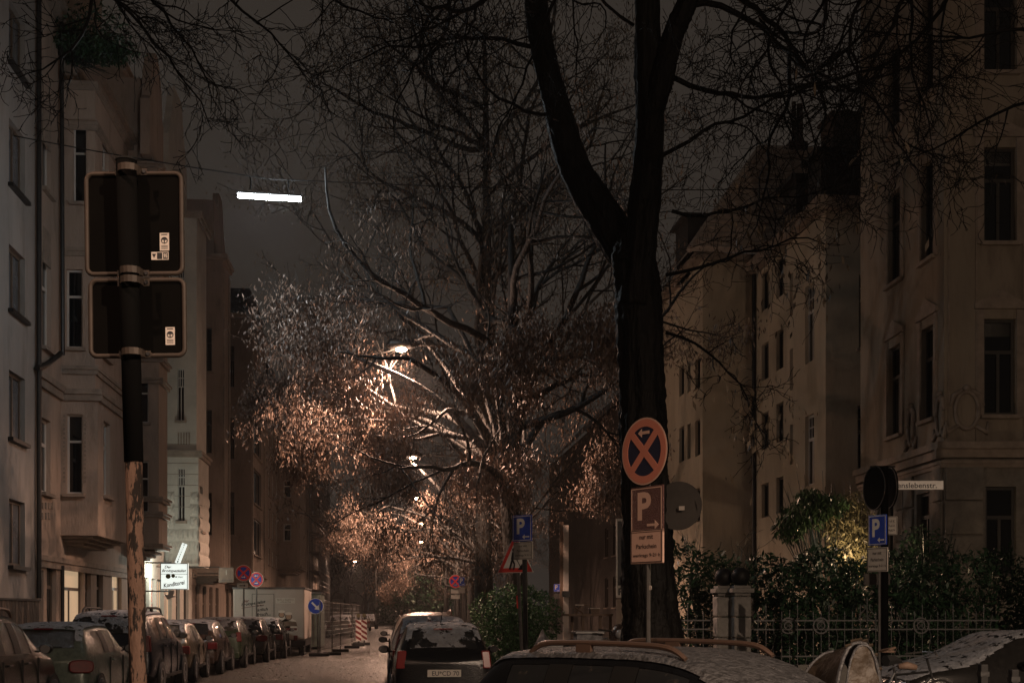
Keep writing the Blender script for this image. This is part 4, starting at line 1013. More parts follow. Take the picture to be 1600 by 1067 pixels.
    for y in (L * .185, L * .815):
        for s in (-1, 1):
            a = MB(); a.disc((s * (w - .005), y, rr + .02), (0, 1, 0), (0, 0, 1), rr + .055, s * .012 if s > 0 else -.012, 28)
            a.build('wheel_arch', 'plastic_black', t, world=False)
        for s in (-1, 1):
            wl_ = MB(); n = 28
            prof = [(rr * .62, .02), (rr * .95, .0), (rr, .03), (rr, .17), (rr * .9, .2), (rr * .6, .2)]
            vs = [(s * (w + .03 - q), y + math.cos(2 * math.pi * k / n) * rad, rr + math.sin(2 * math.pi * k / n) * rad) for k in range(n) for rad, q in prof]
            m_ = len(prof); wl_.add(vs, [(k * m_ + i, k * m_ + i + 1, ((k + 1) % n) * m_ + i + 1, ((k + 1) % n) * m_ + i) for k in range(n) for i in range(m_ - 1)])
            wo_ = wl_.build('tyre', 'rubber', t, smooth=True, world=False)
            rm = MB(); rm.ring((s * (w - .01), y, rr), (0, 1, 0), (0, 0, 1), rr * .52, rr * .64, s * .03, 24)
            for k in range(7):
                an = 2 * math.pi * k / 7; c_, q_ = math.cos(an), math.sin(an)
                rm.obox(Vector((s * (w - .02), y - q_ * .022, rr + c_ * .022)) , Vector((0, c_, q_)) * rr * .56, Vector((0, q_, -c_)) * .044, Vector((s * .028, 0, 0)))
            rm.disc((s * (w - .02), y, rr), (0, 1, 0), (0, 0, 1), rr * .16, s * .035, 12); rm.build('rim', 'rim', wo_, world=False)
    b0 = S[0]; b1 = S[1]
    # lights
    for s in (-1, 1):
        q = MB()
        if tail == 'high': q.obox((s * (w * .925), .045, Hh * .53), (-s * .14, -.02, 0), (0, .12, 0), (-s * .03, .03, Hh * .19))
        elif tail == 'round':
            vs = []; O_ = Vector((s * (w * .80), .015, Hh * .545))
            q.poly([(math.copysign(abs(math.cos(a)) ** .6, math.cos(a)) * .19, math.copysign(abs(math.sin(a)) ** .6, math.sin(a)) * .105) for a in [2 * math.pi * k / 24 for k in range(24)]], O_ + Vector((0, .06, 0)), Vector((1, s * .35, 0)).normalized(), Vector((0, 0, 1)), .10)
        else: q.obox((s * (w * .93), .02, Hh * .47), (-s * .24, -.03, 0), (0, .14, 0), (0, 0, Hh * .13))
        q.build('tail_light', tailm, t, bevel=.02, world=False)
        q = MB(); q.obox((s * (w * .80), L * .985 - .06, Hh * .43), (-s * .30, .05, 0), (0, -.12, 0), (0, 0, .13)); q.build('headlight', 'head_lamp', t, bevel=.03, world=False)
        # mirror
        q = MB(); ym = L * .60; zm = Hh * .68
        q.obox((s * (w * .97), ym, zm - .02), (s * .1, 0, 0), (0, .05, 0), (0, 0, .03))
        q.ball((s * (w + .12), ym + .03, zm + .03), .095, 12, 8, .70)
        mo = q.build('mirror', 'plastic_black' if paintm != 'paint_black' else 'plastic_black', t, smooth=True, world=False)
        q = MB(); q.disc((s * (w + .13), ym + .03 - .094, zm + .03), (1, 0, 0), (0, 0, 1), .058, .014, 14, 1.15); q.build('mirror_glass', 'rim', mo, world=False)
        # handles, door seams
        for yh in ((L * .30, L * .5) if kind == 'estate' else (L * .42,)):
            q = MB(); q.box((s * (w * .975), yh, Hh * .575), (s * (w * .975 + .035), yh + .17, Hh * .575 + .03)); q.build('door_handle', paintm, t, bevel=.008, world=False)
        q = MB()
        for yh in ((L * .25, L * .45, L * .63) if kind == 'estate' else (L * .37, L * .63)): q.box((s * (w * .97), yh, .3), (s * (w * 1.003), yh + .008, Hh * .62))
        q.box((s * w * .96, L * .26, .34), (s * (w + .012), L * .74, .40)); q.build('door_trim', 'plastic_black', t, world=False)
    q = MB(); q.box((-w * .86, -.045, .30), (w * .86, .03, .50)); q.build('bumper', paintm, t, bevel=.03, world=False)
    q = MB(); q.box((-w * .86, L - .03, .28), (w * .86, L + .04, .46)); q.build('bumper', paintm, t, bevel=.03, world=False)
    zp = plate[1] if plate else .56
    q = MB(); q.box((-.26, -.062, zp), (.26, -.047, zp + .11)); po_ = q.build('number_plate', 'sign_plate', t, world=False)
    if plate:
        O_ = Matrix.Translation(t.location) @ Matrix.Rotation(rz, 4, 'Z') @ Vector((.02, -.066, zp + .055))
        Ra = Matrix.Rotation(rz, 3, 'Z') @ Vector((1, 0, 0)); text(plate[0], 'lettering', O_, Ra, Vector((0, 0, 1)), .075, 'ink', po_, w=.42, bold=.01)
    q = MB(); q.obox((-.15, S[2][0] - .045, Hh * .935), (.30, 0, 0), (0, .03, .012), (0, 0, .018)); q.build('brake_light', 'tail_red', t, world=False)
    q = MB(); q.tube([(.02, S[1][0] + .01, Hh * .71), (.18, S[1][0] + .03, Hh * .745), (.38, S[1][0] + .035, Hh * .75)], .011, 5); q.build('wiper', 'plastic_black', t, world=False)
    if antenna: q = MB(); q.tube([(-.02, S[3][0] + .1, Hh), (.0, S[3][0] - .1, Hh + .24)], .008, 5); q.build('antenna', 'plastic_black', t, world=False)
    if rack:
        for s in (-1, 1):
            q = MB(); x = s * w * .66; ya, yb = L * .17, L * .57
            q.tube(*smooth_pts([Vector((x, ya, Hh * .985)), Vector((x, ya + .16, Hh + .055)), Vector((x, ya + .5, Hh + .07)), Vector((x, yb - .5, Hh + .065)), Vector((x, yb - .16, Hh + .04)), Vector((x, yb, Hh * .97))], [.02, .026, .024, .024, .026, .02], 5), n=8)
            q.box((x - .02, L * .3, Hh * .98), (x + .02, L * .3 + .16, Hh + .06)); q.build('roof_rail', rack, t, smooth=False, world=False)
    return t
GL = 'cars parked along the left kerb'; GR = 'cars parked along the right kerb'
def left(Y, xr, W, **k): return make_car(W=W, loc=(xr - W / 2, Y), rz=k.pop('rz', 0), group=GL, **k)
left(15.9, -4.85, 1.85, L=4.4, Hh=1.64, kind='estate', paintm='paint_anthracite', glass='wet_glass', rack='rail_copper', snow=None, tail='high', label='dark grey estate with rain beaded brown windows, nearest in the left row')
left(20.75, -4.60, 1.70, L=3.9, Hh=1.475, kind='hatch', paintm='paint_mint', glass='wet_glass', snow='roof', tail='round', antenna=True, label='pale mint hatchback with a rounded dark red tail light, second in the left row', rz=R(-.5))
left(25.3, -4.42, 1.84, L=4.6, Hh=1.68, kind='estate', paintm='paint_navy', snow='rear', rack='plastic_black', tail='high', label='tall dark estate with a snow patch on its rear window, behind the rusty pole')
left(30.4, -4.45, 1.68, L=3.7, Hh=1.46, kind='hatch', paintm='paint_gold', glass='wet_glass', snow='roof', label='dull gold hatchback just right of the rusty pole', rz=R(1))
left(34.5, -4.35, 1.68, L=3.7, Hh=1.45, kind='hatch', paintm='paint_brown', snow='roof', label='brown car with frosted roof, between the gold hatchback and the greenish one')
left(38.6, -4.15, 1.70, L=3.8, Hh=1.50, kind='hatch', paintm='paint_green', glass='wet_glass', snow='full', tail='high', label='greenish hatchback with frosted rear window in the left row')
left(42.7, -3.85, 1.70, L=3.8, Hh=1.50, kind='hatch', paintm='paint_anthracite', snow='full', tail='round', label='dark hatchback with round tail lights and frosted roof in the left row')
left(46.4, -3.55, 1.74, L=3.5, Hh=1.46, kind='hatch', paintm='paint_black', snow='full', tail='side', label='black hatchback directly before the white bread van')
def right(Y, xl, W, **k): return make_car(W=W, loc=(xl + W / 2, Y), rz=k.pop('rz', 0), group=GR, **k)
right(19.9, .12, 1.62, L=3.35, Hh=1.475, kind='hatch', paintm='paint_black', snow='rear', tail='high', tailm='tail_bright', antenna=True, plate=('EU*CD 70', .66), label='small black hatchback right of the road with snow on half its rear window')
right(24.6, .10, 1.74, L=4.2, Hh=1.56, kind='hatch', paintm='paint_red', snow='roof', label='reddish car mostly hidden behind the small black hatchback')
right(29.8, .12, 1.78, L=4.6, Hh=1.62, kind='estate', paintm='paint_silver', rack='rail_copper', snow=None, label='silver estate with roof rails, third in the right row')
right(36.5, .45, 1.8, L=4.6, Hh=1.66, kind='estate', paintm='paint_brown', rack='rail_copper', snow=None, label='brown estate, roof rails just showing farthest in the right row')
far = make_car(W=1.75, L=4.2, Hh=1.5, kind='hatch', paintm='paint_silver', snow='full', loc=(-2.1, 118), rz=0, label='small far pale car right of the striped barrier', group='far parked cars')
for k, (x, y, rz_, lb) in enumerate([(-2.9, 84, 0, 'frosted car behind the fence panels, nearest to the blue arrow sign'), (-2.6, 92, 0, 'frosted car behind the fence panels, between two others'), (-2.4, 100, 0, 'frosted car farthest behind the fence panels'), (-1.5, 135, 3.1, 'tiny car at the far road end')]):
    c = copy_tree(far); c.location = (x, y, 0); c.rotation_euler.z = rz_; c['label'] = lb
# foreground estate seen over its roof
p = pix(1035, 1000, s=190)
make_car(W=1.8, L=4.2, Hh=1.33, kind='estate', paintm='paint_black', rack='rail_copper', snow='frost', loc=(p.x - 1.0, p.y + 1.6), rz=R(-141), label='black car with copper coloured roof rails across the bottom of the picture', cat='car')
make_car(W=1.78, L=4.3, Hh=1.38, kind='hatch', paintm='paint_anthracite', glass='frost', snow='full', loc=(pix(1400, 1000, s=112).x + 4.2, pix(1400, 1000, s=112).y + .8), rz=R(96), label='frost covered car in the bottom right corner behind black bollards')
for px in (1536, 1584):
    q = pix(px, 1037 if px < 1560 else 1045, s=190); b_ = thing('bollard', 'black square bollard %s of the two in the bottom right corner' % ('left' if px < 1560 else 'right'), 'bollard', (q.x, q.y, 0), 0, 'black bollards by the corner')
    m = MB(); m.box((q.x - .033, q.y - .033, 0), (q.x + .033, q.y + .033, q.z)); m.build('post', 'plastic_black', b_, bevel=.008)
    m = MB(); m.box((q.x - .037, q.y - .037, q.z - .10), (q.x + .037, q.y + .037, q.z - .06)); m.build('collar', 'dark_metal', b_)
# bread van
px0, px1, Yv = 364, 476, 49.6
a, c_ = pix(px0, 918, Y=Yv), pix(px1, 915, Y=Yv); van = thing('bread_van', 'white box van with bakery lettering and two printed bakers on its rear', 'van', ((a.x + c_.x) / 2, Yv, 0)); zt = a.z; x0, x1 = a.x, c_.x
m = MB(); m.box((x0, Yv, .62), (x1, Yv + 4.6, zt)); m.build('box_body', 'van_white', van, bevel=.05)
m = MB(); m.box((x0 + .05, Yv + .05, .35), (x1 - .05, Yv + 5.5, .615)); m.build('chassis', 'plastic_black', van)
m = MB(); m.add([(x0 + .3, Yv + 4.63, .5), (x1 - .2, Yv + 4.63, .5), (x1 - .2, Yv + 6.2, .5), (x0 + .3, Yv + 6.2, .5), (x0 + .3, Yv + 4.63, 2.3), (x1 - .2, Yv + 4.63, 2.3), (x1 - .3, Yv + 5.3, 2.2), (x0 + .4, Yv + 5.3, 2.2), (x1 - .2, Yv + 6.2, 1.2), (x0 + .3, Yv + 6.2, 1.2)],
                [(0, 1, 2, 3), (4, 5, 1, 0), (4, 7, 6, 5), (7, 9, 8, 6), (9, 3, 2, 8), (5, 6, 8, 2, 1), (4, 0, 3, 9, 7)]); m.build('cab', 'van_white', van)
m = MB(); m.box((x0 - .03, Yv - .09, .40), (x1 + .03, Yv + .02, .60)); m.build('bumper', 'plastic_black', van, bevel=.02)
m = MB(); m.box((x0 - .02, Yv - .02, zt - .05), (x1 + .02, Yv + 4.62, zt + .03)); m.build('roof_rim', 'zinc', van, bevel=.02)
m = MB()
for px in (394, 428): q = pix(px, 940, Y=Yv); m.box((q.x - .008, Yv - .006, .75), (q.x + .008, Yv - .001, zt - .22))
m.box((pix(394, 0, Y=Yv).x, Yv - .006, zt - .24), (pix(428, 0, Y=Yv).x, Yv - .001, zt - .225)); m.build('door_seams', 'ink', van)
m = MB(); A_, B_ = pix(431, 968, Y=Yv), pix(464, 985, Y=Yv); m.box((pix(427, 0, Y=Yv).x, Yv - .006, pix(0, 985, Y=Yv).z - .0), (B_.x, Yv - .001, pix(0, 981, Y=Yv).z)); m.build('red_stripe', 'ink_red', van)
for (px, py, rr_2, lb) in ((440, 960, .15, 'l'), (451, 963, .17, 'r')):
    q = pix(px, py, Y=Yv); f = MB()
    f.disc((q.x, Yv - .001, q.z), (1, 0, 0), (0, 0, 1), rr_2 * .62, .004, 20); f.build('printed_face', 'skin', van)
    f = MB(); f.poly([(-.30, -.36 - .1), (.34, -.40 - .1), (.28, -.10), (.1, 0), (-.1, 0), (-.25, -.1)], (q.x, Yv - .001, q.z - rr_2 * .3), (1, 0, 0), (0, 0, 1), .003); f.build('printed_coat', 'cloth_white', van)
    f = MB(); f.poly([(-.11, 0), (.11, 0), (.13, .08), (0, .11), (-.13, .08)], (q.x, Yv - .002, q.z + .07), (1, 0, 0), (0, 0, 1), .005); f.build('printed_cap', 'cloth_white', van)
    f = MB(); f.ring((q.x, Yv - .001, q.z), (1, 0, 0), (0, 0, 1), rr_2 * .62, rr_2 * .78, .0045, 16); f.build('printed_hair', 'hair', van)
q = pix(446, 973, Y=Yv); f = MB(); f.poly([(-.5, -.12), (.45, -.12), (.4, .05), (.1, .09), (-.2, .04), (-.45, .02)], (q.x, Yv - .004, q.z), (1, 0, 0), (0, 0, 1), .003); f.build('printed_bread', 'wood', van)
def vt(s, px, py, h, w, rot=0, mt='ink', shear=.25): text(s, 'lettering', pix(px, py, Y=Yv - .003), EX, Vector((0, 0, 1)), h, mt, van, w=w, rot=R(rot), shear=shear, bold=.02)
vt('Der', 384, 938.5, .11, .26, 8, 'ink_red'); vt('Brotspezialist', 396, 942.5, .15, .92, 8); vt('M. Kurt', 407, 945.5, .07, .26, 8)
vt('täglich', 409, 952.5, .15, .47, 6); vt('frisch...', 412, 959, .14, .52, 6)
m = MB(); q = pix(396, 948, Y=Yv); m.obox((q.x - .45, Yv - .006, q.z - .05), (.85, 0, .13), (0, .004, 0), (0, 0, .018)); m.build('underline', 'ink_red', van)
m = MB(); q = pix(446, 938, Y=Yv); m.box((q.x - .36, Yv - .004, q.z - .10), (q.x + .36, Yv - .001, q.z + .10)); pl_ = m.build('notice', 'sign_plate', van)
for k, s2 in enumerate(('Bäckerei Konditorei', 'Lieferservice')): text(s2, 'lettering', Vector((q.x, Yv - .005, q.z + .04 - .08 * k)), EX, Vector((0, 0, 1)), .05, 'ink', pl_, w=.6 - .2 * k)
m = MB(); q = pix(462, 999, Y=Yv); m.box((q.x - .075, Yv - .03, q.z - .17), (q.x + .075, Yv - .001, q.z + .17)); m.build('tail_light', 'tail_red', van, bevel=.015)
m = MB(); q = pix(371, 999, Y=Yv); m.box((q.x - .075, Yv - .03, q.z - .17), (q.x + .075, Yv - .001, q.z + .17)); m.build('tail_light', 'tail_red', van, bevel=.015)
for y in (Yv + 1.2, Yv + 5.2):
    for x in (x0 + .12, x1 - .28):
        m = MB(); m.disc((x, y, .34), (0, 1, 0), (0, 0, 1), .34, .2, 24); m.disc((x + (.2 if x > -4 else -.02), y, .34), (0, 1, 0), (0, 0, 1), .2, .02, 16); m.build('wheel', 'rubber', van)
m = MB(); q = pix(483, 967, Y=Yv + 4.9); m.box((q.x - .09, q.y, q.z - .16), (q.x + .09, q.y + .08, q.z + .16)); m.tube([(q.x, q.y + .04, q.z), (x1 - .25, q.y + .2, q.z - .1)], .02, 5); m.build('mirror', 'plastic_black', van)
# green site box behind the van
p0, p1_ = pix(476, 927, Y=59), pix(501, 927, Y=59)
bx = thing('site_container', 'grey green tall box container between the bread van and the fence panels', 'container', ((p0.x + p1_.x) / 2, 59, 0))
m = MB(); m.box((p0.x - .8, 59, .1), (p1_.x, 63, p0.z)); m.build('box_body', 'tarp_green' if 'tarp_green' in M else 'sign_grey', bx, bevel=.02)
m = MB(); 
for k in range(6): x = p0.x - .7 + k * .27; m.box((x, 58.97, .2), (x + .05, 58.999, p0.z - .1))
m.box((p0.x - .85, 58.94, p0.z), (p1_.x + .05, 63, p0.z + .07)); m.build('ribs', 'zinc', bx)

# construction fence panels
def mesh_panel(x0_, y0_, x1_, y1_, h, lb):
    t = thing('fence_panel', lb, 'fence panel', ((x0_ + x1_) / 2, (y0_ + y1_) / 2, 0), 0, 'wire mesh fence panels round the roadworks')
    A_, B_ = Vector((x0_, y0_, .12)), Vector((x1_, y1_, .12)); U_ = Vector((0, 0, 1))
    m = MB(); m.tube([A_, A_ + U_ * h], .024, 6); m.tube([B_, B_ + U_ * h], .024, 6); m.tube([A_ + U_ * (h - .03), B_ + U_ * (h - .03)], .02, 6); m.tube([A_ + U_ * .15, B_ + U_ * .15], .02, 6); m.build('frame', 'pole_grey', t)
    m = MB(); n = 14
    for k in range(1, n): m.tube([A_.lerp(B_, k / n) + U_ * .15, A_.lerp(B_, k / n) + U_ * (h - .03)], .006, 3)
    for k in range(1, 10): m.tube([A_ + U_ * (.15 + (h - .2) * k / 10), B_ + U_ * (.15 + (h - .2) * k / 10)], .006, 3)
    m.build('wire_mesh', 'zinc', t)
    for q in (A_, B_):
        m = MB(); m.box((q.x - .35, q.y - .11, 0), (q.x + .35, q.y + .11, .12)); m.build('foot', 'rubber', t, bevel=.02)
fp = [pix(500, 1018, s=41), pix(519, 1020, s=40), pix(532, 1017, s=37), pix(550, 1013, s=33.5), pix(562, 1008, s=30)]
fl = ['nearest fence panel beside the blue arrow sign', 'second fence panel right of the blue arrow sign', 'third fence panel toward the striped barrier', 'fence panel ending behind the striped barrier']
for k in range(4): mesh_panel(fp[k].x, fp[k].y, fp[k + 1].x, fp[k + 1].y, 1.95, fl[k])
for k, (px, s_) in enumerate(((560, 31.5), (569, 30.5))):
    q = pix(px, 1005, s=s_); t = thing('warning_barrier', 'red and white striped barrier board, %s of the pair at the fence end' % ('left' if k == 0 else 'right'), 'barrier', (q.x, q.y, 0), 0, 'striped warning boards')
    m = MB(); m.box((q.x - .14, q.y, .25), (q.x + .14, q.y + .04, 1.3)); m.build('board', 'sign_white', t)
    m = MB()
    for j in range(4): z = .3 + j * .26; m.add([(q.x - .14, q.y - .003, z + .12), (q.x + .14, q.y - .003, z - .05), (q.x + .14, q.y - .003, z + .08), (q.x - .14, q.y - .003, z + .25)], [(0, 1, 2, 3)])
    m.build('stripes', 'stripe_red', t)
    m = MB(); m.box((q.x - .3, q.y - .15, 0), (q.x + .3, q.y + .25, .13)); m.box((q.x - .03, q.y + .041, .1), (q.x + .03, q.y + .09, 1.45)); m.build('foot', 'rubber', t)
    m = MB(); m.disc((q.x, q.y + .05, 1.52), (1, 0, 0), (0, 0, 1), .1, .06, 16); m.build('warning_lamp', 'olive', t)

# ------------------------------------------------------------------ signs
UZ = Vector((0, 0, 1))
def frame(px, py, s, yaw=0):
    O = pix(px, py, s=s); a = R(yaw) + TH; return O, Vector((math.cos(a), -math.sin(a), 0)), UZ     # yaw>0 faces left
def arrow(mb, O, A, B, L, w_, head, dirx, diry, th):
    d = Vector((dirx, diry)).normalized(); n_ = Vector((-d.y, d.x))
    pts = [-d * L / 2 + n_ * w_ / 2, d * (L / 2 - head) + n_ * w_ / 2, d * (L / 2 - head) + n_ * head * .75, d * L / 2, d * (L / 2 - head) - n_ * head * .75, d * (L / 2 - head) - n_ * w_ / 2, -d * L / 2 - n_ * w_ / 2]
    mb.poly([(p[0], p[1]) for p in pts], O, A, B, th)
def nostop(parent, O, A, B, d, arr=(-1, 0), white='sign_white', rimm='sign_red', blue='sign_blue'):
    N = A.cross(B); r = d / 2
    m = MB(); m.disc(O - N * .02, A, B, r, .02, 48); pl_ = m.build('round_plate', 'sign_back', parent)
    m = MB(); m.ring(O + N * .001, A, B, r * .955, r, .003, 48); m.build('edge', white, pl_)
    m = MB(); m.disc(O + N * .0, A, B, r * .74, .003, 40); m.build('blue_field', blue, pl_)
    m = MB(); m.ring(O + N * .002, A, B, r * .735, r * .952, .004, 48); w_ = r * .11
    for s in (1, -1):
        D = (A + B * s).normalized(); E = N.cross(D); m.obox(O + N * .0045 - D * r * .76 - E * w_ , D * r * 1.52, E * 2 * w_, N * (.0025 if s > 0 else .003))
    m.build('red_cross', rimm, pl_)
    if arr:
        m = MB(); k = (0, -.48) if len(arr) < 3 else arr[2]; arrow(m, O + A * r * k[0] + B * r * k[1] + N * .009, A, B, r * .5, r * .09, r * .17, arr[0], arr[1], .002); m.build('arrow', white, pl_)
    return pl_
def plate(parent, name, O, A, B, w_, h, mt, edge='ink', back=True, rad=.02):
    N = A.cross(B); m = MB(); m.obox(O - A * w_ / 2 - B * h / 2 - N * .02, A * w_, B * h, N * .02); pl_ = m.build(name, mt, parent, bevel=.006)
    e = min(w_, h) * .022; ins = e * 1.6; m = MB()
    for (a0, b0, aw, bh) in ((-w_ / 2 + ins, -h / 2 + ins, w_ - 2 * ins, e), (-w_ / 2 + ins, h / 2 - ins - e, w_ - 2 * ins, e), (-w_ / 2 + ins, -h / 2 + ins + e, e, h - 2 * ins - 2 * e), (w_ / 2 - ins - e, -h / 2 + ins + e, e, h - 2 * ins - 2 * e)):
        m.obox(O + A * a0 + B * b0 + N * .001, A * aw, B * bh, N * .0015)
    m.build('border', edge, pl_); return pl_
def parking(parent, O, A, B, w_, h, arr=1, hand=False, white='sign_white', blue='sign_blue'):
    pl_ = plate(parent, 'blue_plate', O, A, B, w_, h, blue, white)
    text('P', 'lettering', O + B * h * .08 - A * w_ * .06, A, B, h * .60, white, pl_, w=w_ * .42, bold=.035)
    m = MB(); arrow(m, O - B * h * .33 + A * w_ * .2, A, B, w_ * .36, w_ * .05, w_ * .12, arr, 0, .003); m.build('arrow', white, pl_)
    return pl_
def ticket_plate(parent, O, A, B, w_, h, lines=('nur mit', 'Parkschein', 'werktags 9-21 h'), mt='sign_plate'):
    pl_ = plate(parent, 'white_plate', O, A, B, w_, h, mt)
    for k, s in enumerate(lines): text(s, 'lettering', O + B * h * (.27 - .27 * k), A, B, h * .13, 'ink', pl_, w=w_ * (.42, .62, .84)[k], bold=.012)
    return pl_
# right foreground sign in front of the trunk
O, A, B = frame(1007, 705, 175, 54)
t = thing('no_stopping_sign', 'round no stopping sign over a shiny parking plate, in front of the forked tree', 'road sign', (O.x, O.y, 0))
nostop(t, O, A, B, .60, (-1, 0, (0.0, .55)), 'lit_white', 'lit_red', 'lit_blue')
O2, _, _ = frame(1010, 796, 175, 54); parking(t, O2, A, B, .43, .42, 1, white='lit_white', blue='glare_sign')
O3, _, _ = frame(1010, 853, 175, 54); ticket_plate(t, O3, A, B, .43, .31, mt='lit_white')
m = MB(); N = A.cross(B); q = O - N * .045; m.tube([Vector((q.x, q.y, 0)), q + B * .3], .022, 8); m.build('pole', 'pole_grey', t)
m = MB(); m.disc(pix(1016, 918, s=175) - N * .0, A, B, .022, .004, 16); m.build('sticker', 'sticker', t)
# round sign back beside the trunk
O, A, B = frame(1060, 790, 127, 25)
t = thing('round_sign_back', 'grey back of a round sign with a small sticker, right behind the tree trunk', 'road sign', (O.x, O.y, 0))
m = MB(); m.disc(O - A.cross(B) * .003, A, B, .30, .004, 40); m.build('round_plate', 'sign_grey', t); m = MB(); N = A.cross(B); m.obox(pix(1061, 797, s=127.5) , A * .07, B * .05, N * .004); m.build('sticker', 'sticker', t)
m = MB(); m.tube([(O.x - .18, O.y + .1, 0), (O.x - .18, O.y + .1, O.z + .25)], .03, 8); m.build('pole', 'dark_metal', t)
# centre parking sign and roadworks triangle
O, A, B = frame(815.5, 825, 95, 42)
t = thing('parking_sign', 'blue parking sign on a dark pole before the hedge, overlapping the red triangle', 'road sign', (O.x, O.y, 0))
parking(t, O, A, B, .42, .43, -1); O3, _, _ = frame(817, 860, 95, 42); ticket_plate(t, O3, A, B, .42, .29)
N = A.cross(B); m = MB(); q = O - N * .06; m.tube([(q.x + .03, q.y, 0), tuple(q + B * .2)], .042, 8); m.build('pole', 'dark_metal', t)
O, A, B = frame(805, 872, 90, 38)
t = thing('roadworks_sign', 'red triangle roadworks sign with a digging figure, behind the blue parking sign', 'road sign', (O.x, O.y, 0))
N = A.cross(B); h = .70; sd = .80
def tri(m_, k, off, th): m_.poly([(-sd / 2 * k, -h * .36 * k), (sd / 2 * k, -h * .36 * k), (0, h * .64 * k)], O + N * off, A, B, th)
m = MB(); tri(m, 1.0, -.02, .02); p_ = m.build('triangle_plate', 'sign_white', t, bevel=.01)
m = MB()
def rim3(k0, k1):
    P3 = [(-sd / 2, -h * .36), (sd / 2, -h * .36), (0, h * .64)]
    for i in range(3):
        j = (i + 1) % 3; m.add([O + N * .003 + A * P3[a][0] * k + B * P3[a][1] * k for a, k in ((i, k1), (j, k1), (j, k0), (i, k0))], [(0, 1, 2, 3)])
rim3(.66, .95); m.build('red_border', 'sign_red', p_)
m = MB(); O4 = O + N * .004 - B * .02
m.disc(O4 + B * .17 - A * .03, A, B, .032, .003, 14)
for (a0, b0, a1, b1, w_) in ((-.03, .13, -.06, 0, .06), (-.06, 0, -.12, -.17, .035), (-.06, 0, -.01, -.08, .035), (-.01, -.08, -.03, -.18, .03), (-.03, .11, .05, .04, .025), (-.06, .1, .02, .0, .02), (.0, .06, .12, -.13, .014)):
    d_ = A * (a1 - a0) + B * (b1 - b0); n_ = N.cross(d_.normalized()); m.obox(O4 + A * a0 + B * b0 - n_ * w_ / 2, d_, n_ * w_, N * .003)
m.poly([(.06, -.18), (.2, -.18), (.15, -.08)], O4, A, B, .003); m.build('digging_figure', 'ink', p_)
m = MB(); q = O - N * .05 ; m.tube([(q.x + .12, q.y, 0), (q.x + .0, q.y, O.z + .35)], .03, 8); m.build('pole', 'pole_grey', t)
m = MB(); qa = pix(809, 938, s=89.6); m.tube([qa + Vector((0, -.03, .09)), qa + Vector((.012, -.03, -.13))], .033, 8); m.build('red_tape', 'sign_red', t)
# right corner sign cluster
O, A, B = frame(1370.5, 828, 112, 64)
t = thing('parking_sign', 'blue parking sign with ticket plate on the pole before the corner house', 'road sign', (O.x, O.y, 0))
N = A.cross(B); parking(t, O, A, B, .36, .42, -1); O3, A, B = frame(1370.5, 874, 112, 56); ticket_plate(t, O3, A, B, .36, .34)
q = pix(1374, 900, s=110); m = MB(); m.tube([(q.x, q.y, 0), (q.x, q.y, O.z + .1)], .022, 8); m.build('pole', 'pole_grey', t)
p = pix(1382, 900, s=106); t = thing('signpost', 'thick black post with dark round sign backs and a second plate, before the corner house', 'signpost', (p.x, p.y, 0))
m = MB(); m.tube([(p.x, p.y, 0), (p.x, p.y, pix(0, 728, s=106).z)], .055, 10); m.build('pole', 'pole_black', t)
for (px, py, s_, yw, rr_3) in ((1368, 762, 105.5, 77, .33), (1391, 762, 104.5, 84, .31)):
    O, A, B = frame(px, py, s_, yw); m = MB(); m.disc(O, A, B, rr_3, .02, 40); pl_ = m.build('round_sign_back', 'sign_back', t); m = MB(); m.ring(O + A.cross(B) * .018, A, B, rr_3 * .95, rr_3, .012, 40); m.build('edge', 'dark_metal', pl_)
m = MB(); q = pix(1360, 729, s=106); q2 = pix(1398, 729, s=105); m.tube([q, q2], .015, 6); m.build('bracket', 'dark_metal', t)
O, A, B = frame(1389, 821, 104, 20); pl_ = plate(t, 'white_plate', O, A, B, .24, .28, 'sign_plate')
for k, s2 in enumerate(('mit', 'schein', 'tags')): text(s2, 'lettering', O + B * (.07 - .07 * k) + A * .02, A, B, .04, 'ink', pl_, w=.13)
O, A, B = frame(1371, 905, 104, 0); m = MB(); m.obox(O - A * .19 - B * .08, A * .38, B * .17, -A.cross(B) * .06); m.build('small_box', 'sign_grey', t)
O, A, B = frame(1430, 758, 103, 0)
t = thing('street_name_sign', 'white street name sign ending in enslebenstr. before the corner house', 'street sign', (p.x, p.y + .2, 0))
m = MB(); N = A.cross(B); m.obox(O - A * .44 - B * .065 - N * .02, A * .87, B * .135, N * .02); pl_ = m.build('name_plate', 'sign_white', t, bevel=.005)
text('enslebenstr.', 'lettering', O + A * .03, A, B, .082, 'ink', pl_, w=.60, bold=.012)
m = MB(); m.tube([(O - A * .47).xy.to_3d() + Vector((0, .03, 0)), Vector((*(O - A * .47).xy, O.z + .1)) + Vector((0, .03, 0))], .03, 8); m.build('pole', 'pole_black', t)
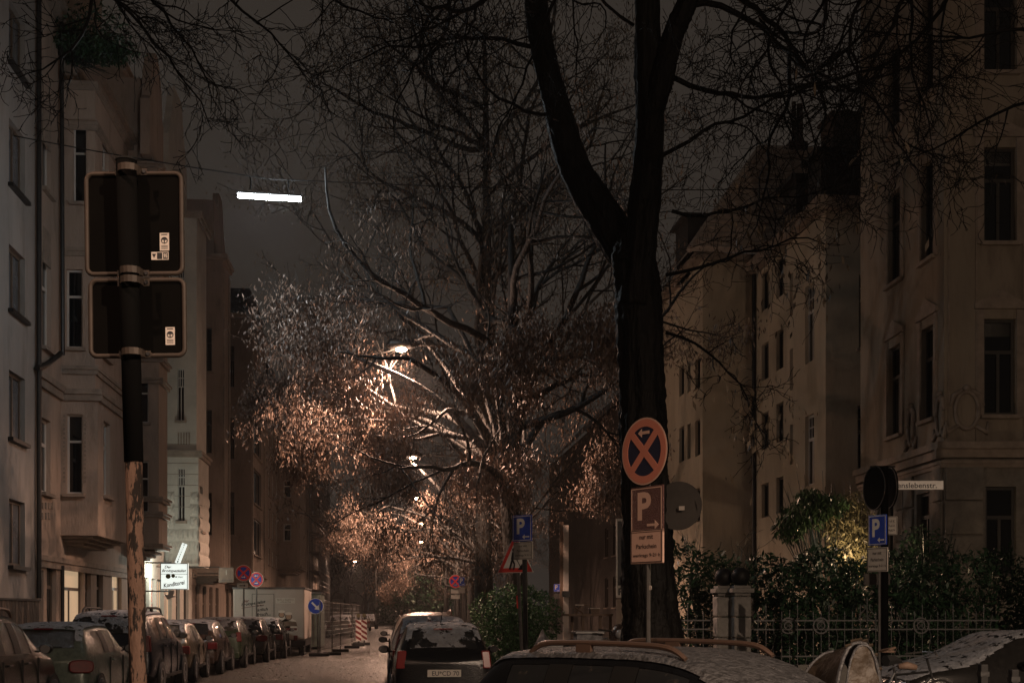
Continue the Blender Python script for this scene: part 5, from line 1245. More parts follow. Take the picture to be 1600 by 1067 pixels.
# left no stopping signs over the cars
O, A, B = frame(380.5, 895, 44, 0); t = thing('no_stopping_sign', 'left one of the two round no stopping signs above the bread van roof', 'road sign', (O.x, O.y, 0), 0, 'no stopping signs above the parked cars')
nostop(t, O, A, B, .58, (1, 0)); O3, _, _ = frame(379, 914.5, 44, 0); q = plate(t, 'white_plate', O3, A, B, .38, .18, 'sign_plate')
m = MB(); arrow(m, O3 + Vector((0, -.004, 0)), A, B, .22, .03, .06, 1, 0, .002); m.build('pictogram', 'ink', q)
m = MB(); m.tube([(O.x, O.y + .06, 0), (O.x, O.y + .06, O.z + .28)], .03, 8); m.build('pole', 'pole_grey', t)
O, A, B = frame(400.5, 905, 42.5, 12); t = thing('no_stopping_sign', 'right one of the two round no stopping signs above the bread van roof', 'road sign', (O.x, O.y, 0), 0, 'no stopping signs above the parked cars')
q = nostop(t, O, A, B, .56, (1, 0)); m = MB(); arrow(m, O + B * .135 + A.cross(B) * .009, A, B, .15, .025, .05, -1, 0, .002); m.build('arrow', 'sign_white', q)
m = MB(); m.tube([(O.x, O.y + .06, 0), (O.x, O.y + .06, O.z + .28)], .03, 8); m.build('pole', 'pole_grey', t)
# blue keep right arrow
O, A, B = frame(493, 946.5, 41, 0); t = thing('keep_right_sign', 'round blue sign with white diagonal arrow beside the bread van', 'road sign', (O.x, O.y, 0)); N = A.cross(B)
m = MB(); m.disc(O - N * .02, A, B, .30, .02, 40); pl_ = m.build('round_plate', 'sign_white', t); m = MB(); m.disc(O, A, B, .283, .003, 40); m.build('blue_field', 'sign_blue', pl_)
m = MB(); arrow(m, O + N * .004, A, B, .40, .07, .15, 1, -1, .003); m.build('arrow', 'sign_white', pl_)
m = MB(); m.tube([(O.x + .1, O.y + .05, 0), (O.x + .02, O.y + .05, O.z + .25)], .03, 8); m.build('pole', 'pole_grey', t); m = MB(); m.box((O.x - .25, O.y - .1, 0), (O.x + .45, O.y + .3, .12)); m.build('foot', 'rubber', t, bevel=.02)
# far right-row signs
O, A, B = frame(711.5, 908, 38, 10); t = thing('no_stopping_sign', 'no stopping sign with two small plates above the right row of cars', 'road sign', (O.x, O.y, 0)); nostop(t, O, A, B, .56, (1, 0, (0, -.5)), 'sign_plate')
for py in (923.5, 932): O3, _, _ = frame(711.5, py, 38, 10); plate(t, 'white_plate', O3, A, B, .38, .18, 'sign_plate')
m = MB(); m.tube([(O.x, O.y + .06, 0), (O.x, O.y + .06, O.z + .2)], .03, 8); m.build('pole', 'pole_grey', t)
O, A, B = frame(721.5, 908, 40, 15); t = thing('parking_sign', 'small far parking sign beside the far no stopping sign', 'road sign', (O.x, O.y, 0)); parking(t, O, A, B, .26, .34, 1); O3, _, _ = frame(721.5, 922, 40, 15); plate(t, 'white_plate', O3, A, B, .26, .22, 'sign_plate')
m = MB(); m.tube([(O.x, O.y + .06, 0), (O.x, O.y + .06, O.z + .1)], .03, 8); m.build('pole', 'pole_grey', t)
O, A, B = frame(870, 918, 50, 15); t = thing('parking_sign', 'dim dark parking sign in the shade right of the hedge bush', 'road sign', (O.x, O.y, 0)); parking(t, O, A, B, .2, .24, 1, white='sticker'); O3, _, _ = frame(870, 931, 50, 15); plate(t, 'white_plate', O3, A, B, .2, .16, 'sign_grey')
m = MB(); m.tube([(O.x, O.y + .06, 0), (O.x, O.y + .06, O.z + .1)], .025, 8); m.build('pole', 'dark_metal', t)
# kiosk sign behind the trunk
O, A, B = frame(981, 873, 75, 0); N = A.cross(B); t = thing('kiosk_sign', 'tall narrow kiosk sign half hidden behind the forked tree trunk', 'shop sign', (O.x, O.y, 0))
m = MB(); m.obox(O - A * .24 - B * .80 - N * .1, A * .48, B * 1.64, N * .1); pl_ = m.build('sign_box', 'sign_plate', t)
m = MB(); m.obox(O - A * .21 - B * .55 + N * .001, A * .42, B * 1.34, N * .004); m.build('dark_field', 'ink', pl_)
for k, s2 in enumerate('KIOSK'): text(s2, 'lettering', O + B * (.67 - .27 * k) + N * .006, A, B, .20, 'sign_plate', pl_, w=.22 if s2 != 'I' else .06, bold=.03)
text('Paul', 'lettering', O - B * .68, A, B, .15, 'ink', pl_, w=.40, bold=.02)
m = MB(); m.obox(O - A * .24 - B * 1.5 - N * .1, A * .5, B * .66, N * .08); m.build('lower_panel', 'plaster_brown', t)
m = MB(); m.tube([(O.x + .2, O.y + .15, 0), (O.x + .2, O.y + .15, O.z + .7)], .05, 8); m.build('pole', 'dark_metal', t)
# lit bakery sign
Yk = 45.2
O = pix(272, 900, Y=Yk); A, B, N = EX, UZ, Vector((0, -1, 0)); Wk, Hk = 41 / 2000 * Yk * 1.0, 40 / 2000 * Yk
t = thing('bakery_sign', 'glowing white bakery sign with a slanted arrow through it', 'shop sign', (O.x, Yk, 0))
m = MB(); m.box((O.x - Wk / 2, Yk, O.z - Hk / 2), (O.x + Wk / 2, Yk + .18, O.z + Hk / 2)); pl_ = m.build('light_box', 'lightbox', t)
m = MB()
for (a0, b0, a1, b1) in ((-1, -1, 1, -.95), (-1, .95, 1, 1), (-1, -.95, -.95, .95), (.95, -.95, 1, .95)): m.box((O.x + a0 * Wk / 2, Yk - .012, O.z + b0 * Hk / 2), (O.x + a1 * Wk / 2, Yk - .001, O.z + b1 * Hk / 2))
m.build('frame', 'zinc', pl_)
def kt(s, dx, dz, h, w_, rot=0, mt='ink_red', sh=.25): text(s, 'lettering', Vector((O.x + dx * Wk, Yk - .002, O.z + dz * Hk)), A, B, h, mt, pl_, w=w_, rot=R(rot), shear=sh, bold=.025)
kt('Der', -.22, .36, .10, .24); kt('Brotspezialist', 0, .20, .13, .82); kt('M. Kurt', .18, -.02, .06, .26, 0, 'ink'); kt('Konditorei', .0, -.29, .15, .74, 10)
m = MB(); m.box((O.x - Wk / 2, Yk - .006, O.z + .07), (O.x + Wk / 2, Yk - .002, O.z + .085))
m.build('line', 'ink', pl_)
m = MB(); m.disc((O.x - .20, Yk - .004, O.z - .0), A, B, .085, .004, 20); m.disc((O.x - .03, Yk - .009, O.z + .015), A, B, .065, .004, 20); m.build('bread_emblem', 'olive', pl_)
qa, qb = pix(277, 880, Y=Yk + .09), pix(289, 849, Y=Yk + .09); m = MB(); d_ = (qb - qa); n_ = Vector((d_.z, 0, -d_.x)).normalized() * .085
m.obox(qa - n_ + Vector((0, -.05, 0)), d_, n_ * 2, Vector((0, .1, 0))); ar = m.build('arrow_shaft', 'lightbox', t)
an = math.atan2(d_.z, d_.x)
for k, ch_ in enumerate('BACKEREI'): text(ch_, 'lettering', qa.lerp(qb, .93 - .12 * k) + Vector((0, -.051, 0)), A, B, .06, 'ink', ar, w=.045, rot=an - math.pi / 2, bold=.02)
qc = pix(269, 931, Y=Yk + .09); m = MB(); m.poly([(-.07, .2), (.09, .2), (.05, 0), (.2, .02), (-.14, -.14 + .02), (-.24, .06), (-.12, .04)], (qc.x, Yk + .05, qc.z), A, B, .09); m.build('arrow_head', 'sticker', t)
m = MB(); m.tube([(O.x - .1, Yk + .09, O.z - Hk / 2 - .06), (XF + .02, Yk + .09, O.z - Hk / 2 - .06)], .03, 6); m.build('bracket', 'zinc', t); m = MB(); m.tube([(O.x - .1, Yk + .09, O.z + Hk / 2 + .02), (XF + .02, Yk + .09, O.z + Hk / 2 + .02)], .03, 6); m.build('bracket', 'zinc', t)
bl = bpy.data.lights.new('shop_glow', 'POINT'); bl.energy = 190; bl.color = (.95, 1, .85); bl.shadow_soft_size = .08
bo = bpy.data.objects.new('shop_glow', bl); col.objects.link(bo); bo.parent = t; bo.location = root_inv(t) @ Vector((O.x - .35, Yk + 1.6, O.z + .2))
# unlit framed shop sign right of it
O, A, B = frame(353.5, 898, 42, 0); t = thing('laden_sign', 'dull square framed shop sign on the wall left of the no stopping signs', 'shop sign', (O.x, O.y, 0)); pl_ = plate(t, 'panel', O, A, B, .56, .56, 'wood')
text('LADEN 818', 'lettering', O - B * .19, A, B, .06, 'ink', pl_, w=.42, bold=.02); m = MB(); m.obox(O - A * .01 + A.cross(B) * .002, A * .02, B * .18, A.cross(B) * .003); m.build('mark', 'sign_plate', pl_)
m = MB(); m.tube([(O.x - .25, O.y + .05, O.z + .3), (XF + .02, O.y + .05, O.z + .3)], .02, 6); m.build('bracket', 'dark_metal', t)

# left foreground: sign board backs on a rusty pole
sP = 368
pb, pt_ = pix(215, 1075, s=sP), pix(197, 252, s=sP)
t = thing('rusty_signpost', 'leaning rusty post carrying two sign boards seen from behind, close at left', 'signpost', (pb.x, pb.y, 0))
g0 = pb + (pb - pt_) * (pb.z / (pt_.z - pb.z)); r0 = 13.2 / sP
mid = pix(209, 721, s=sP)
m = MB(); m.tube([g0, mid], [r0 * 1.05, r0], 20); m.build('pole', 'rust_pole', t, smooth=True)
m = MB(); m.tube([mid - (pt_ - pb).normalized() * .002, pt_], [r0 * 1.12, r0 * 1.2], 20); m.build('sleeve', 'pole_black', t, smooth=True)
m = MB(); m.tube([pt_ + Vector((0, 0, .001)), pt_ + Vector((0, 0, .012))], [r0 * 1.3, r0 * .9], 16); m.build('cap', 'dark_metal', t)
def board(cx, cy, w_, h_, rot, nm):
    O, A, B = frame(cx, cy, 364, 0); c, s_ = math.cos(R(rot)), math.sin(R(rot)); A2, B2 = A * c + B * s_, B * c - A * s_; N = A.cross(B); w2, h2, rad = w_ / 2, h_ / 2, .028
    pts = []
    for (sx, sy, a0) in ((1, 1, 0), (-1, 1, 90), (-1, -1, 180), (1, -1, 270)):
        for k in range(6): a = R(a0 + 18 * k); pts.append((sx * (w2 - rad) + rad * math.cos(a), sy * (h2 - rad) + rad * math.sin(a)))
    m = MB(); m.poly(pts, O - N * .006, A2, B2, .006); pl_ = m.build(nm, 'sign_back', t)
    m = MB(); P3 = [O + N * .001 + A2 * a + B2 * b_ for a, b_ in pts]; m.tube(P3 + [P3[0], P3[1]], .0105, 8, cap=False); m.build('edge', 'sign_edge', pl_, smooth=True)
    return pl_, O, A2, B2, N
b1, O1, A1, B1, N1 = board(210, 350, 150 / sP, 158 / sP, .6, 'sign_board')
b2, O2, A2, B2, N2 = board(215, 497, 148 / sP, 119 / sP, .6, 'sign_board')
for py in (265, 424.5, 439, 551):
    q = pix(198 + (py - 250) * .022 + 3, py, s=sP + 2); m = MB(); A, B = A1, B1; N = N1
    vs = []; 
    arc = [(-.068, -.03), (-.045, -.03), (-.043, .018), (-.034, .036), (-.018, .047), (0, .051), (.018, .047), (.034, .036), (.043, .018), (.045, -.03), (.068, -.03)]
    for a, n_ in arc: vs += [q + A * a + N * n_ - B * .014, q + A * a + N * n_ + B * .014]
    m.add(vs, [(2 * i, 2 * i + 2, 2 * i + 3, 2 * i + 1) for i in range(len(arc) - 1)])
    cl_ = m.build('clamp', 'sign_edge', t)
    for sg in (-1, 1):
        m = MB(); m.disc(q + A * sg * .056 - N * .028, A, B, .008, .006, 6); m.build('bolt', 'ink', cl_)
def sticker(pl_, px, py, w_, h_, O_): 
    m = MB(); q = pix(px, py, s=364) + N1 * .0005; m.obox(q - A1 * w_ / 2 - B1 * h_ / 2, A1 * w_, B1 * h_, N1 * .0008); return m.build('sticker', 'sticker', pl_), q + N1 * .001
for (px, py, pl_) in ((257, 378, b1), (266, 525, b2)):
    so, q = sticker(pl_, px, py, .040, .076, 0)
    m = MB(); m.ring(q + B1 * .006, A1, B1, .011, .0145, .0006, 24); m.obox(q + B1 * .008 - A1 * .012, A1 * .024, B1 * .004, N1 * .0008); m.obox(q - B1 * .008 - A1 * .002, A1 * .004, B1 * .018, N1 * .0009); m.poly([(math.cos(a) * .0115, math.sin(a) * .0115) for a in [math.pi * k / 10 for k in range(11)]], q + B1 * .009, A1, B1, .0005); m.build('emblem', 'ink', so)
    m = MB()
    for k in range(3): m.obox(q - A1 * .014 - B1 * (.018 + k * .006), A1 * .028, B1 * .0022, N1 * .0006)
    m.obox(q - A1 * .013 + B1 * .029, A1 * .026, B1 * .004, N1 * .0006); m.build('fine_print', 'ink', so)
so, q = sticker(b1, 250, 400, .074, .034, 0)
m = MB(); m.obox(q + A1 * .014 - B1 * .014, A1 * .020, B1 * .028, N1 * .0005); m.obox(q - A1 * .012 - B1 * .014, A1 * .022, B1 * .028, N1 * .0005); m.poly([(-.010, .009), (.008, .009), (-.001, -.009)], q - A1 * .024, A1, B1, .0006); m.build('emblem', 'ink', so)
text('95', 'lettering', q + A1 * .024, A1, B1, .018, 'sticker', so, w=.015, bold=.03, th=.0009)
# ------------------------------------------------------------------ hedges, shrubs, garden corner
def blob_points(blobs, n, seed, shell=.55, zmin=None):
    rg = np.random.default_rng(seed); V_ = np.array([b_[3] * b_[4] * b_[5] for b_ in blobs]) ** .7; ch = rg.choice(len(blobs), n, p=V_ / V_.sum())
    d = rg.normal(size=(n, 3)); d /= np.linalg.norm(d, axis=1)[:, None]
    rad = shell + (1.03 - shell) * rg.random(n) ** .6; rad *= 1 + .12 * np.sin(d[:, 0] * 9 + ch) * np.sin(d[:, 2] * 7 + ch * 2)
    B_ = np.array(blobs); P_ = B_[ch, :3] + d * rad[:, None] * B_[ch, 3:6]
    if zmin is not None: P_[:, 2] = np.maximum(P_[:, 2], zmin + rg.random(n) * .1)
    return P_
def shrub(name, label, cat, base, blobs, n, size, wid, mt, seed, stems=6, hang=.2, group=None, shell=.55):
    t = thing(name, label, cat, base, 0, group); leaf_mesh('foliage', blob_points(blobs, n, seed, shell, base[2]), size, wid, hang, mt, t, seed)
    m = MB(); r = random.Random(seed)
    for k in range(stems):
        b_ = blobs[k % len(blobs)]; a = Vector((base[0] + r.uniform(-.2, .2), base[1] + r.uniform(-.1, .1), base[2])); c = Vector(b_[:3]) + Vector((r.uniform(-.3, .3), r.uniform(-.3, .3), r.uniform(-.1, .4)))
        m.tube([a, a.lerp(c, .5) + Vector((r.uniform(-.15, .15), 0, .1)), c], [.03, .02, .008], 5)
        for j in range(4): e = c + rv(r) * .4; m.tube([a.lerp(c, .6), e], [.01, .004], 4)
    m.build('stems', 'twig', t); return t
# box hedge bush at centre
q0, q1 = pix(745, 960, s=70), pix(868, 960, s=70); xm = (q0.x + q1.x) / 2; ym = (q0.y + q1.y) / 2; zt = pix(0, 920, s=70).z
bl_ = []
for i in range(4):
    for k in range(4): bl_.append((q0.x + .35 + i * (q1.x - q0.x - .7) / 3, ym + (i % 2) * .2, .35 + k * (zt - .7) / 3 - (.15 if i in (0, 3) and k == 3 else 0), .5, .65, .45))
shrub('hedge_bush', 'clipped green hedge bush behind the small black hatchback', 'bush', (xm, ym, .12), bl_, 26000, .055, .6, 'leaf_box', 71, shell=.8)
# laurel hedge behind the railing, in sections
def hed(x0_, x1_, y_, ztop, n, lb, seed, mt='leaf_laurel', zb=.4):
    bl = []; k = max(2, int((x1_ - x0_) / .6)); r = random.Random(seed)
    for i in range(k):
        for j in range(4): bl.append((x0_ + (x1_ - x0_) * (i + .5) / k, y_ + r.uniform(-.15, .15), zb + (ztop - zb - .4) * j / 3 + r.uniform(-.12, .12) + (r.uniform(-.1, .35) if j == 3 else 0), .55, .5, .5))
    shrub('laurel_hedge', lb, 'hedge', ((x0_ + x1_) / 2, y_, .12), bl, n, .12, .38, mt, seed, 10, .15, 'laurel hedge behind the railing', .6)
Yh = 23.4
xs_ = [pix(px, 900, Y=Yh).x for px in (1060, 1165, 1260, 1370, 1490, 1640)]; zs_ = [pix(1200, py, Y=Yh).z for py in (868, 885, 872, 876, 872)]
hl = ['low laurel mass between the forked tree and the gate pillars', 'laurel hedge right of the gate pillars, over the dense railing bars', 'laurel hedge under the olive shrub', 'laurel hedge between signpost and ashlar corner', 'dark laurel hedge at the right picture edge']
for k in range(5): hed(xs_[k] + (.2 if k == 1 else 0), xs_[k + 1], Yh + (.9 if k == 0 else 0), zs_[k] - .1, (6500, 7500, 8500, 8500, 8000)[k], hl[k], 80 + k)
# railing
def railing(x0_, y0_, x1_, y1_, lb, orn=()):
    t = thing('iron_railing', lb, 'railing', ((x0_ + x1_) / 2, (y0_ + y1_) / 2, .12), 0, 'wrought iron garden railing'); A_ = Vector((x0_, y0_, 0)); B_ = Vector((x1_, y1_, 0)); L = (B_ - A_).length; D = (B_ - A_).normalized()
    zr = (1.50, 1.34, .86); m = MB()
    for z in zr: m.obox(A_ + UZ * z + Vector((0, -.012, 0)), B_ - A_, Vector((0, .024, 0)) if abs(D.x) > .5 else Vector((.024, 0, 0)), UZ * .025)
    m.build('rails', 'iron', t)
    n = int(L / .145); m = MB(); r = random.Random(5)
    for k in range(n + 1):
        p_ = A_ + D * (k * .145); hgt = 1.62 + (.13 if k % 4 == 2 else 0)
        if k % 4 == 3: m.tube([p_ + UZ * (.72 + .1 * j) + D * (.022 * math.sin(j * 1.6)) for j in range(10)], .007, 5)
        else: m.tube([p_ + UZ * .7, p_ + UZ * hgt], .008, 5); m.tube([p_ + UZ * hgt, p_ + UZ * (hgt + .07)], [.014, .001], 5)
    m.build('bars', 'iron', t)
    for (f, kind) in orn:
        p_ = A_ + D * (L * f) + Vector((0, -.03, 0)); m = MB(); NN = Vector((0, -1, 0))
        if kind == 'ring':
            m.ring(p_ + UZ * 1.42, EX, UZ, .125, .15, .02, 24); m.ring(p_ + UZ * 1.42, EX, UZ, .06, .08, .02, 16)
            for a in (45, 135): dd = Vector((math.cos(R(a)), 0, math.sin(R(a)))) ; m.tube([p_ + UZ * 1.42 - dd * .13, p_ + UZ * 1.42 + dd * .13], .008, 4)
        else:
            for sg in (-1, 1):
                m.tube([p_ + UZ * 1.5 + EX * sg * .17, p_ + UZ * 1.62 + EX * sg * .13, p_ + UZ * 1.72 + EX * sg * .04, p_ + UZ * 1.80 + EX * sg * .06, p_ + UZ * 1.76 + EX * sg * .10], .009, 5)
                m.tube([p_ + UZ * (1.56) + EX * (sg * .05) + Vector((.03 * math.cos(a), 0, .03 * math.sin(a))) for a in [k * .7 for k in range(9)]], .006, 4)
            m.tube([p_ + UZ * 1.5, p_ + UZ * 1.92], .009, 5)
        m.build('ornament', 'iron', t)
    m = MB()
    if abs(D.x) > .5: m.box((min(x0_, x1_), y0_ - .12, .1), (max(x0_, x1_), y0_ + .12, .72))
    else: m.box((x0_ - .12, min(y0_, y1_), .1), (x0_ + .12, max(y0_, y1_), .72))
    m.build('plinth', 'stone_block', t)
Yf = 22.3; xf0 = pix(1215, 1000, Y=Yf).x; xf1 = pix(1560, 1000, Y=Yf).x
xf0 = pix(1172, 1000, Y=Yf).x
railing(xf0, Yf, xf1, Yf, 'long wrought iron railing with ring ornaments in front of the laurel hedge', ((.148, 'ring'), (.278, 'ring'), (.464, 'peak'), (.68, 'ring')))
railing(pix(1050, 1000, Y=22.9).x, 22.9, pix(1118, 1000, Y=22.9).x, 22.9, 'low railing between the forked tree and the gate pillars')
for px, lb in ((1131, 'left stone gate pillar with a dark ball on top'), (1157, 'right stone gate pillar with a dark ball on top')):
    q = pix(px, 960, Y=22.7 if px < 1140 else 22.4); t = thing('gate_pillar', lb, 'gate pillar', (q.x, q.y, .1), 0, 'stone gate pillars'); zt = pix(px, 926, Y=22.5).z; m = MB()
    z = .1; k = 0
    while z < zt - .05:
        o = rnd.uniform(0, .02); m.box((q.x - .15 - o, q.y - .15 - o, z), (q.x + .15 + o, q.y + .15 + o, min(zt, z + .36))); z += .37; k += 1
    m.build('shaft', 'stone_block', t, bevel=.03); m = MB(); m.box((q.x - .2, q.y - .2, zt), (q.x + .2, q.y + .2, zt + .08)); m.box((q.x - .15, q.y - .15, zt + .08), (q.x + .15, q.y + .15, zt + .13)); m.build('cap', 'stone_block', t, bevel=.01)
    m = MB(); m.ball((q.x, q.y, zt + .29), .17, 16, 10); m.build('ball', 'plastic_black', t, smooth=True)
# bare garden twigs
t = thing('bare_shrub', 'thin bare shrub standing against the beige house wall left of the olive shrub', 'shrub', (*pix(1120, 900, Y=27).xy, .12)); T = Tree(90)
for k in range(9): T.limb(Vector((*pix(1075 + k * 15, 900, Y=27).xy, 1.6)), Vector((rnd.uniform(-.5, .5), 0, 1)), 1.6, .02, 1, 3, .2, .2, .05, (3, 3, 2), (15, 45), .5, twig=.006)
T.mb.build('stems', 'twig', t)
# olive shrub lit by an assumed garden lamp, unseen behind the hedge
Yo = 26.3; c0 = pix(1330, 830, Y=Yo); c1 = pix(1250, 810, Y=Yo)
shrub('olive_shrub', 'tall olive leaved shrub glowing from an assumed garden light behind the hedge', 'shrub', (c0.x, Yo, .12),
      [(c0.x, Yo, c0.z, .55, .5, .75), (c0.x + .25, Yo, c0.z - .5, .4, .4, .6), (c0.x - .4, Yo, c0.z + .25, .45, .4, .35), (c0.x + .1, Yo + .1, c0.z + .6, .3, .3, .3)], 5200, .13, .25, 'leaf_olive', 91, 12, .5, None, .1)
shrub('leaning_shrub', 'dark shrub leaning left over the hedge beside the glowing olive shrub', 'shrub', (c1.x + .6, Yo - .3, .12),
      [(c1.x, Yo - .3, c1.z + .1, .55, .4, .3), (c1.x - .3, Yo - .3, c1.z - .2, .35, .3, .3), (c1.x + .5, Yo - .3, c1.z + .3, .45, .4, .25), (c1.x + .1, Yo - .3, c1.z + .45, .3, .3, .2)], 3200, .14, .28, 'leaf_green', 92, 10, .55, None, .1)
shrub('rose_shrub', 'dark thin shrub in front of the ashlar base of the corner house', 'shrub', (*pix(1440, 850, Y=25.2).xy, .12),
      [(*pix(1440, 850, Y=25.2), .5, .4, .4), (*pix(1425, 890, Y=25.2), .5, .4, .4), (*pix(1470, 870, Y=25.2), .4, .4, .3)], 1500, .1, .35, 'leaf_laurel', 93, 12, .3, None, .1)
g_ = pix(1325, 893, Y=Yo - .75); t = thing('assumed_garden_lamp', 'assumed small garden lamp glowing unseen behind the hedge by the olive shrub', 'garden lamp', (g_.x, g_.y, .12))
m = MB(); m.tube([(g_.x, g_.y, .12), (g_.x, g_.y, g_.z - .1)], .03, 8); m.build('pole', 'dark_metal', t); m = MB(); m.ball(tuple(g_), .06, 12, 8); m.build('globe', 'lamp_warm', t, smooth=True)
point('assumed_garden_light', (g_.x, g_.y, g_.z + .16), 60, (1, .68, .40), .05, t)  # assumed source, added out of sight for the glow on the shrub
# ivy on the roof edge of the bay window house
T = [(pix(px, py, Y=33.5), r_) for px, py, r_ in ((118, 60, .9), (140, 30, 1.0), (165, 70, .8), (150, 100, .7), (115, 100, .6), (170, 110, .5))]
shrub('roof_plants', 'dark balcony plants crowning the bay window house, mixed with hanging twigs', 'plants', (XF - .2, 34.5, 16.2), [(p.x - .1, 34.2, p.z, r_, .8, r_ * .8) for p, r_ in T], 5000, .14, .3, 'leaf_laurel', 95, 12, .3, None, .3)
# ------------------------------------------------------------------ clutter behind the foreground car
def px_box(m, px0, px1, py0, py1, Y, d): a, b_ = pix(px0, py1, Y=Y), pix(px1, py0, Y=Y); m.box((a.x, Y, a.z), (b_.x, Y + d, b_.z))
Yc = 22.0
q = pix(921, 1000, Y=Yc); t = thing('graffiti_box', 'low grey utility box covered in graffiti, behind the orange lamp-lit roof rail', 'utility box', (q.x, Yc, .12)); m = MB(); a, b_ = pix(901, 990, Y=Yc), pix(942, 990, Y=Yc)
m.box((a.x, Yc, .12), (b_.x, Yc + .4, a.z)); m.build('cabinet', 'graffiti', t, bevel=.01); m = MB(); m.box((a.x - .03, Yc - .03, a.z), (b_.x + .03, Yc + .43, a.z + .05)); m.build('lid', 'zinc', t, bevel=.01)
q = pix(862, 1000, Y=21.5); t = thing('tarp_heap', 'dark tarpaulin heaped to a peak left of the graffiti box', 'tarpaulin', (q.x, 21.5, .12)); m = MB(); r = random.Random(4); n = 12; vs = []
pk = pix(857, 980, Y=21.7)
for i in range(n):
    for j in range(n):
        u, v = i / (n - 1) * 2 - 1, j / (n - 1) * 2 - 1; hh = max(0, 1 - abs(u + .25) * .75 - abs(v) * .35) ; vs.append((q.x + u * .42, 21.8 + v * .5, .2 + (pk.z - .2) * hh ** .8 + r.uniform(-.03, .03)))
m.add(vs, [(i * n + j, (i + 1) * n + j, (i + 1) * n + j + 1, i * n + j + 1) for i in range(n - 1) for j in range(n - 1)]); m.build('tarpaulin', 'tarp_grey', t)
m = MB(); px_box(m, 842, 880, 1004, 1012, 21.2, .5); m.build('crate_rim', 'zinc', t)
Yt = 27; t = thing('wooden_table', 'weathered table with thin top in the shade right of the hedge bush', 'table', (*pix(922, 1000, Y=Yt).xy, .12)); m = MB(); px_box(m, 885, 958, 958.5, 962, Yt, .8); m.build('tabletop', 'wood', t)
for px in (894, 911, 938, 954): m = MB(); q = pix(px, 962, Y=Yt + (.1 if px < 940 and px > 900 else .6)); m.box((q.x - .03, q.y, .12), (q.x + .03, q.y + .06, q.z)); m.build('leg', 'wood', t)
t = thing('notice_frame', 'dark framed board with crossed struts standing on the weathered table', 'board', (*pix(910, 958, Y=Yt + .3).xy, pix(910, 958, Y=Yt + .3).z)); m = MB(); px_box(m, 898, 922, 943.5, 945.5, Yt + .3, .03); px_box(m, 898, 899, 945.5, 958.4, Yt + .3, .03); px_box(m, 921, 922, 945.5, 958.4, Yt + .3, .03)
a, b_, c, d = pix(898, 948, Y=Yt + .33), pix(911, 958, Y=Yt + .33), pix(907, 946, Y=Yt + .33), pix(900, 958, Y=Yt + .33); m.tube([a, b_], .015, 4); m.tube([c, d], .015, 4); m.build('frame', 'wood', t); m = MB(); px_box(m, 899, 912, 944, 945.4, Yt + .28, .015); m.build('strip', 'sticker', t)
t = thing('small_crate', 'small pale box on the weathered table', 'box', (*pix(930, 958, Y=Yt + .2).xy, pix(930, 958, Y=Yt + .2).z)); m = MB(); px_box(m, 923, 937, 950.5, 958.4, Yt + .2, .3); m.build('box', 'wood', t, bevel=.01); m = MB(); px_box(m, 922.5, 937.5, 949.5, 950.4, Yt + .19, .33); m.build('lid', 'sign_plate', t)
# pale column behind with scribbles
Yp = 33; t = thing('white_post', 'tall pale scribbled post in the dark right of the hedge bush', 'post', (*pix(884.5, 950, Y=Yp).xy, .12)); m = MB(); a, b_ = pix(880.5, 820, Y=Yp), pix(888.5, 820, Y=Yp); m.box((a.x, Yp, .12), (b_.x, Yp + .14, a.z)); m.build('shaft', 'sticker', t)
m = MB(); px_box(m, 878.5, 890.5, 923, 932, Yp - .1, .08); m.build('collar', 'dark_metal', t); m = MB(); px_box(m, 875, 880.3, 815, 953, Yp + .05, .05); m.build('edge_board', 'wood', t)
# parked scooter seen behind the trunk, bicycles
def scooter(px, Y, lb):
    q = pix(px, 1000, Y=Y); t = thing('motor_scooter', lb, 'scooter', (q.x, Y, .12)); x, y = q.x, Y; zt = pix(px, 985, Y=Y).z
    m = MB(); m.tube(*smooth_pts([Vector((x - .02, y, .55)), Vector((x, y + .02, .85)), Vector((x + .03, y + .1, zt - .05)), Vector((x + .06, y + .2, zt + .06))], [.20, .16, .15, .06], 4), n=12); m.build('front_fairing', 'paint_brown', t, smooth=True)
    m = MB(); m.ball((x + .02, y - .08, zt - .06), .085, 12, 8); m.build('headlight', 'head_lamp', t, smooth=True)
    m = MB(); m.tube([(x - .33, y + .1, zt + .02), (x, y + .12, zt - .02), (x + .33, y + .1, zt + .02)], .017, 6); m.build('handlebar', 'dark_metal', t)
    m = MB(); m.disc((x - .05, y + .02, .30 + .12), (0, 1, 0), (0, 0, 1), .24, .1, 24); m.build('wheel', 'rubber', t); m = MB(); m.disc((x - .05, y + 1.2, .30 + .12), (0, 1, 0), (0, 0, 1), .24, .1, 24); m.build('wheel', 'rubber', t)
    m = MB(); m.tube(*smooth_pts([Vector((x, y + .25, .42)), Vector((x, y + .7, .45)), Vector((x, y + 1.3, .75)), Vector((x, y + 1.55, .8))], [.12, .13, .2, .08], 4), n=10); m.build('body', 'paint_brown', t, smooth=True)
    m = MB(); m.tube([(x, y + .7, .92), (x, y + 1.4, .98)], .11, 8); m.build('seat', 'rubber', t, smooth=True)
scooter(966, 21.6, 'brownish motor scooter peeking out left of the forked tree trunk')
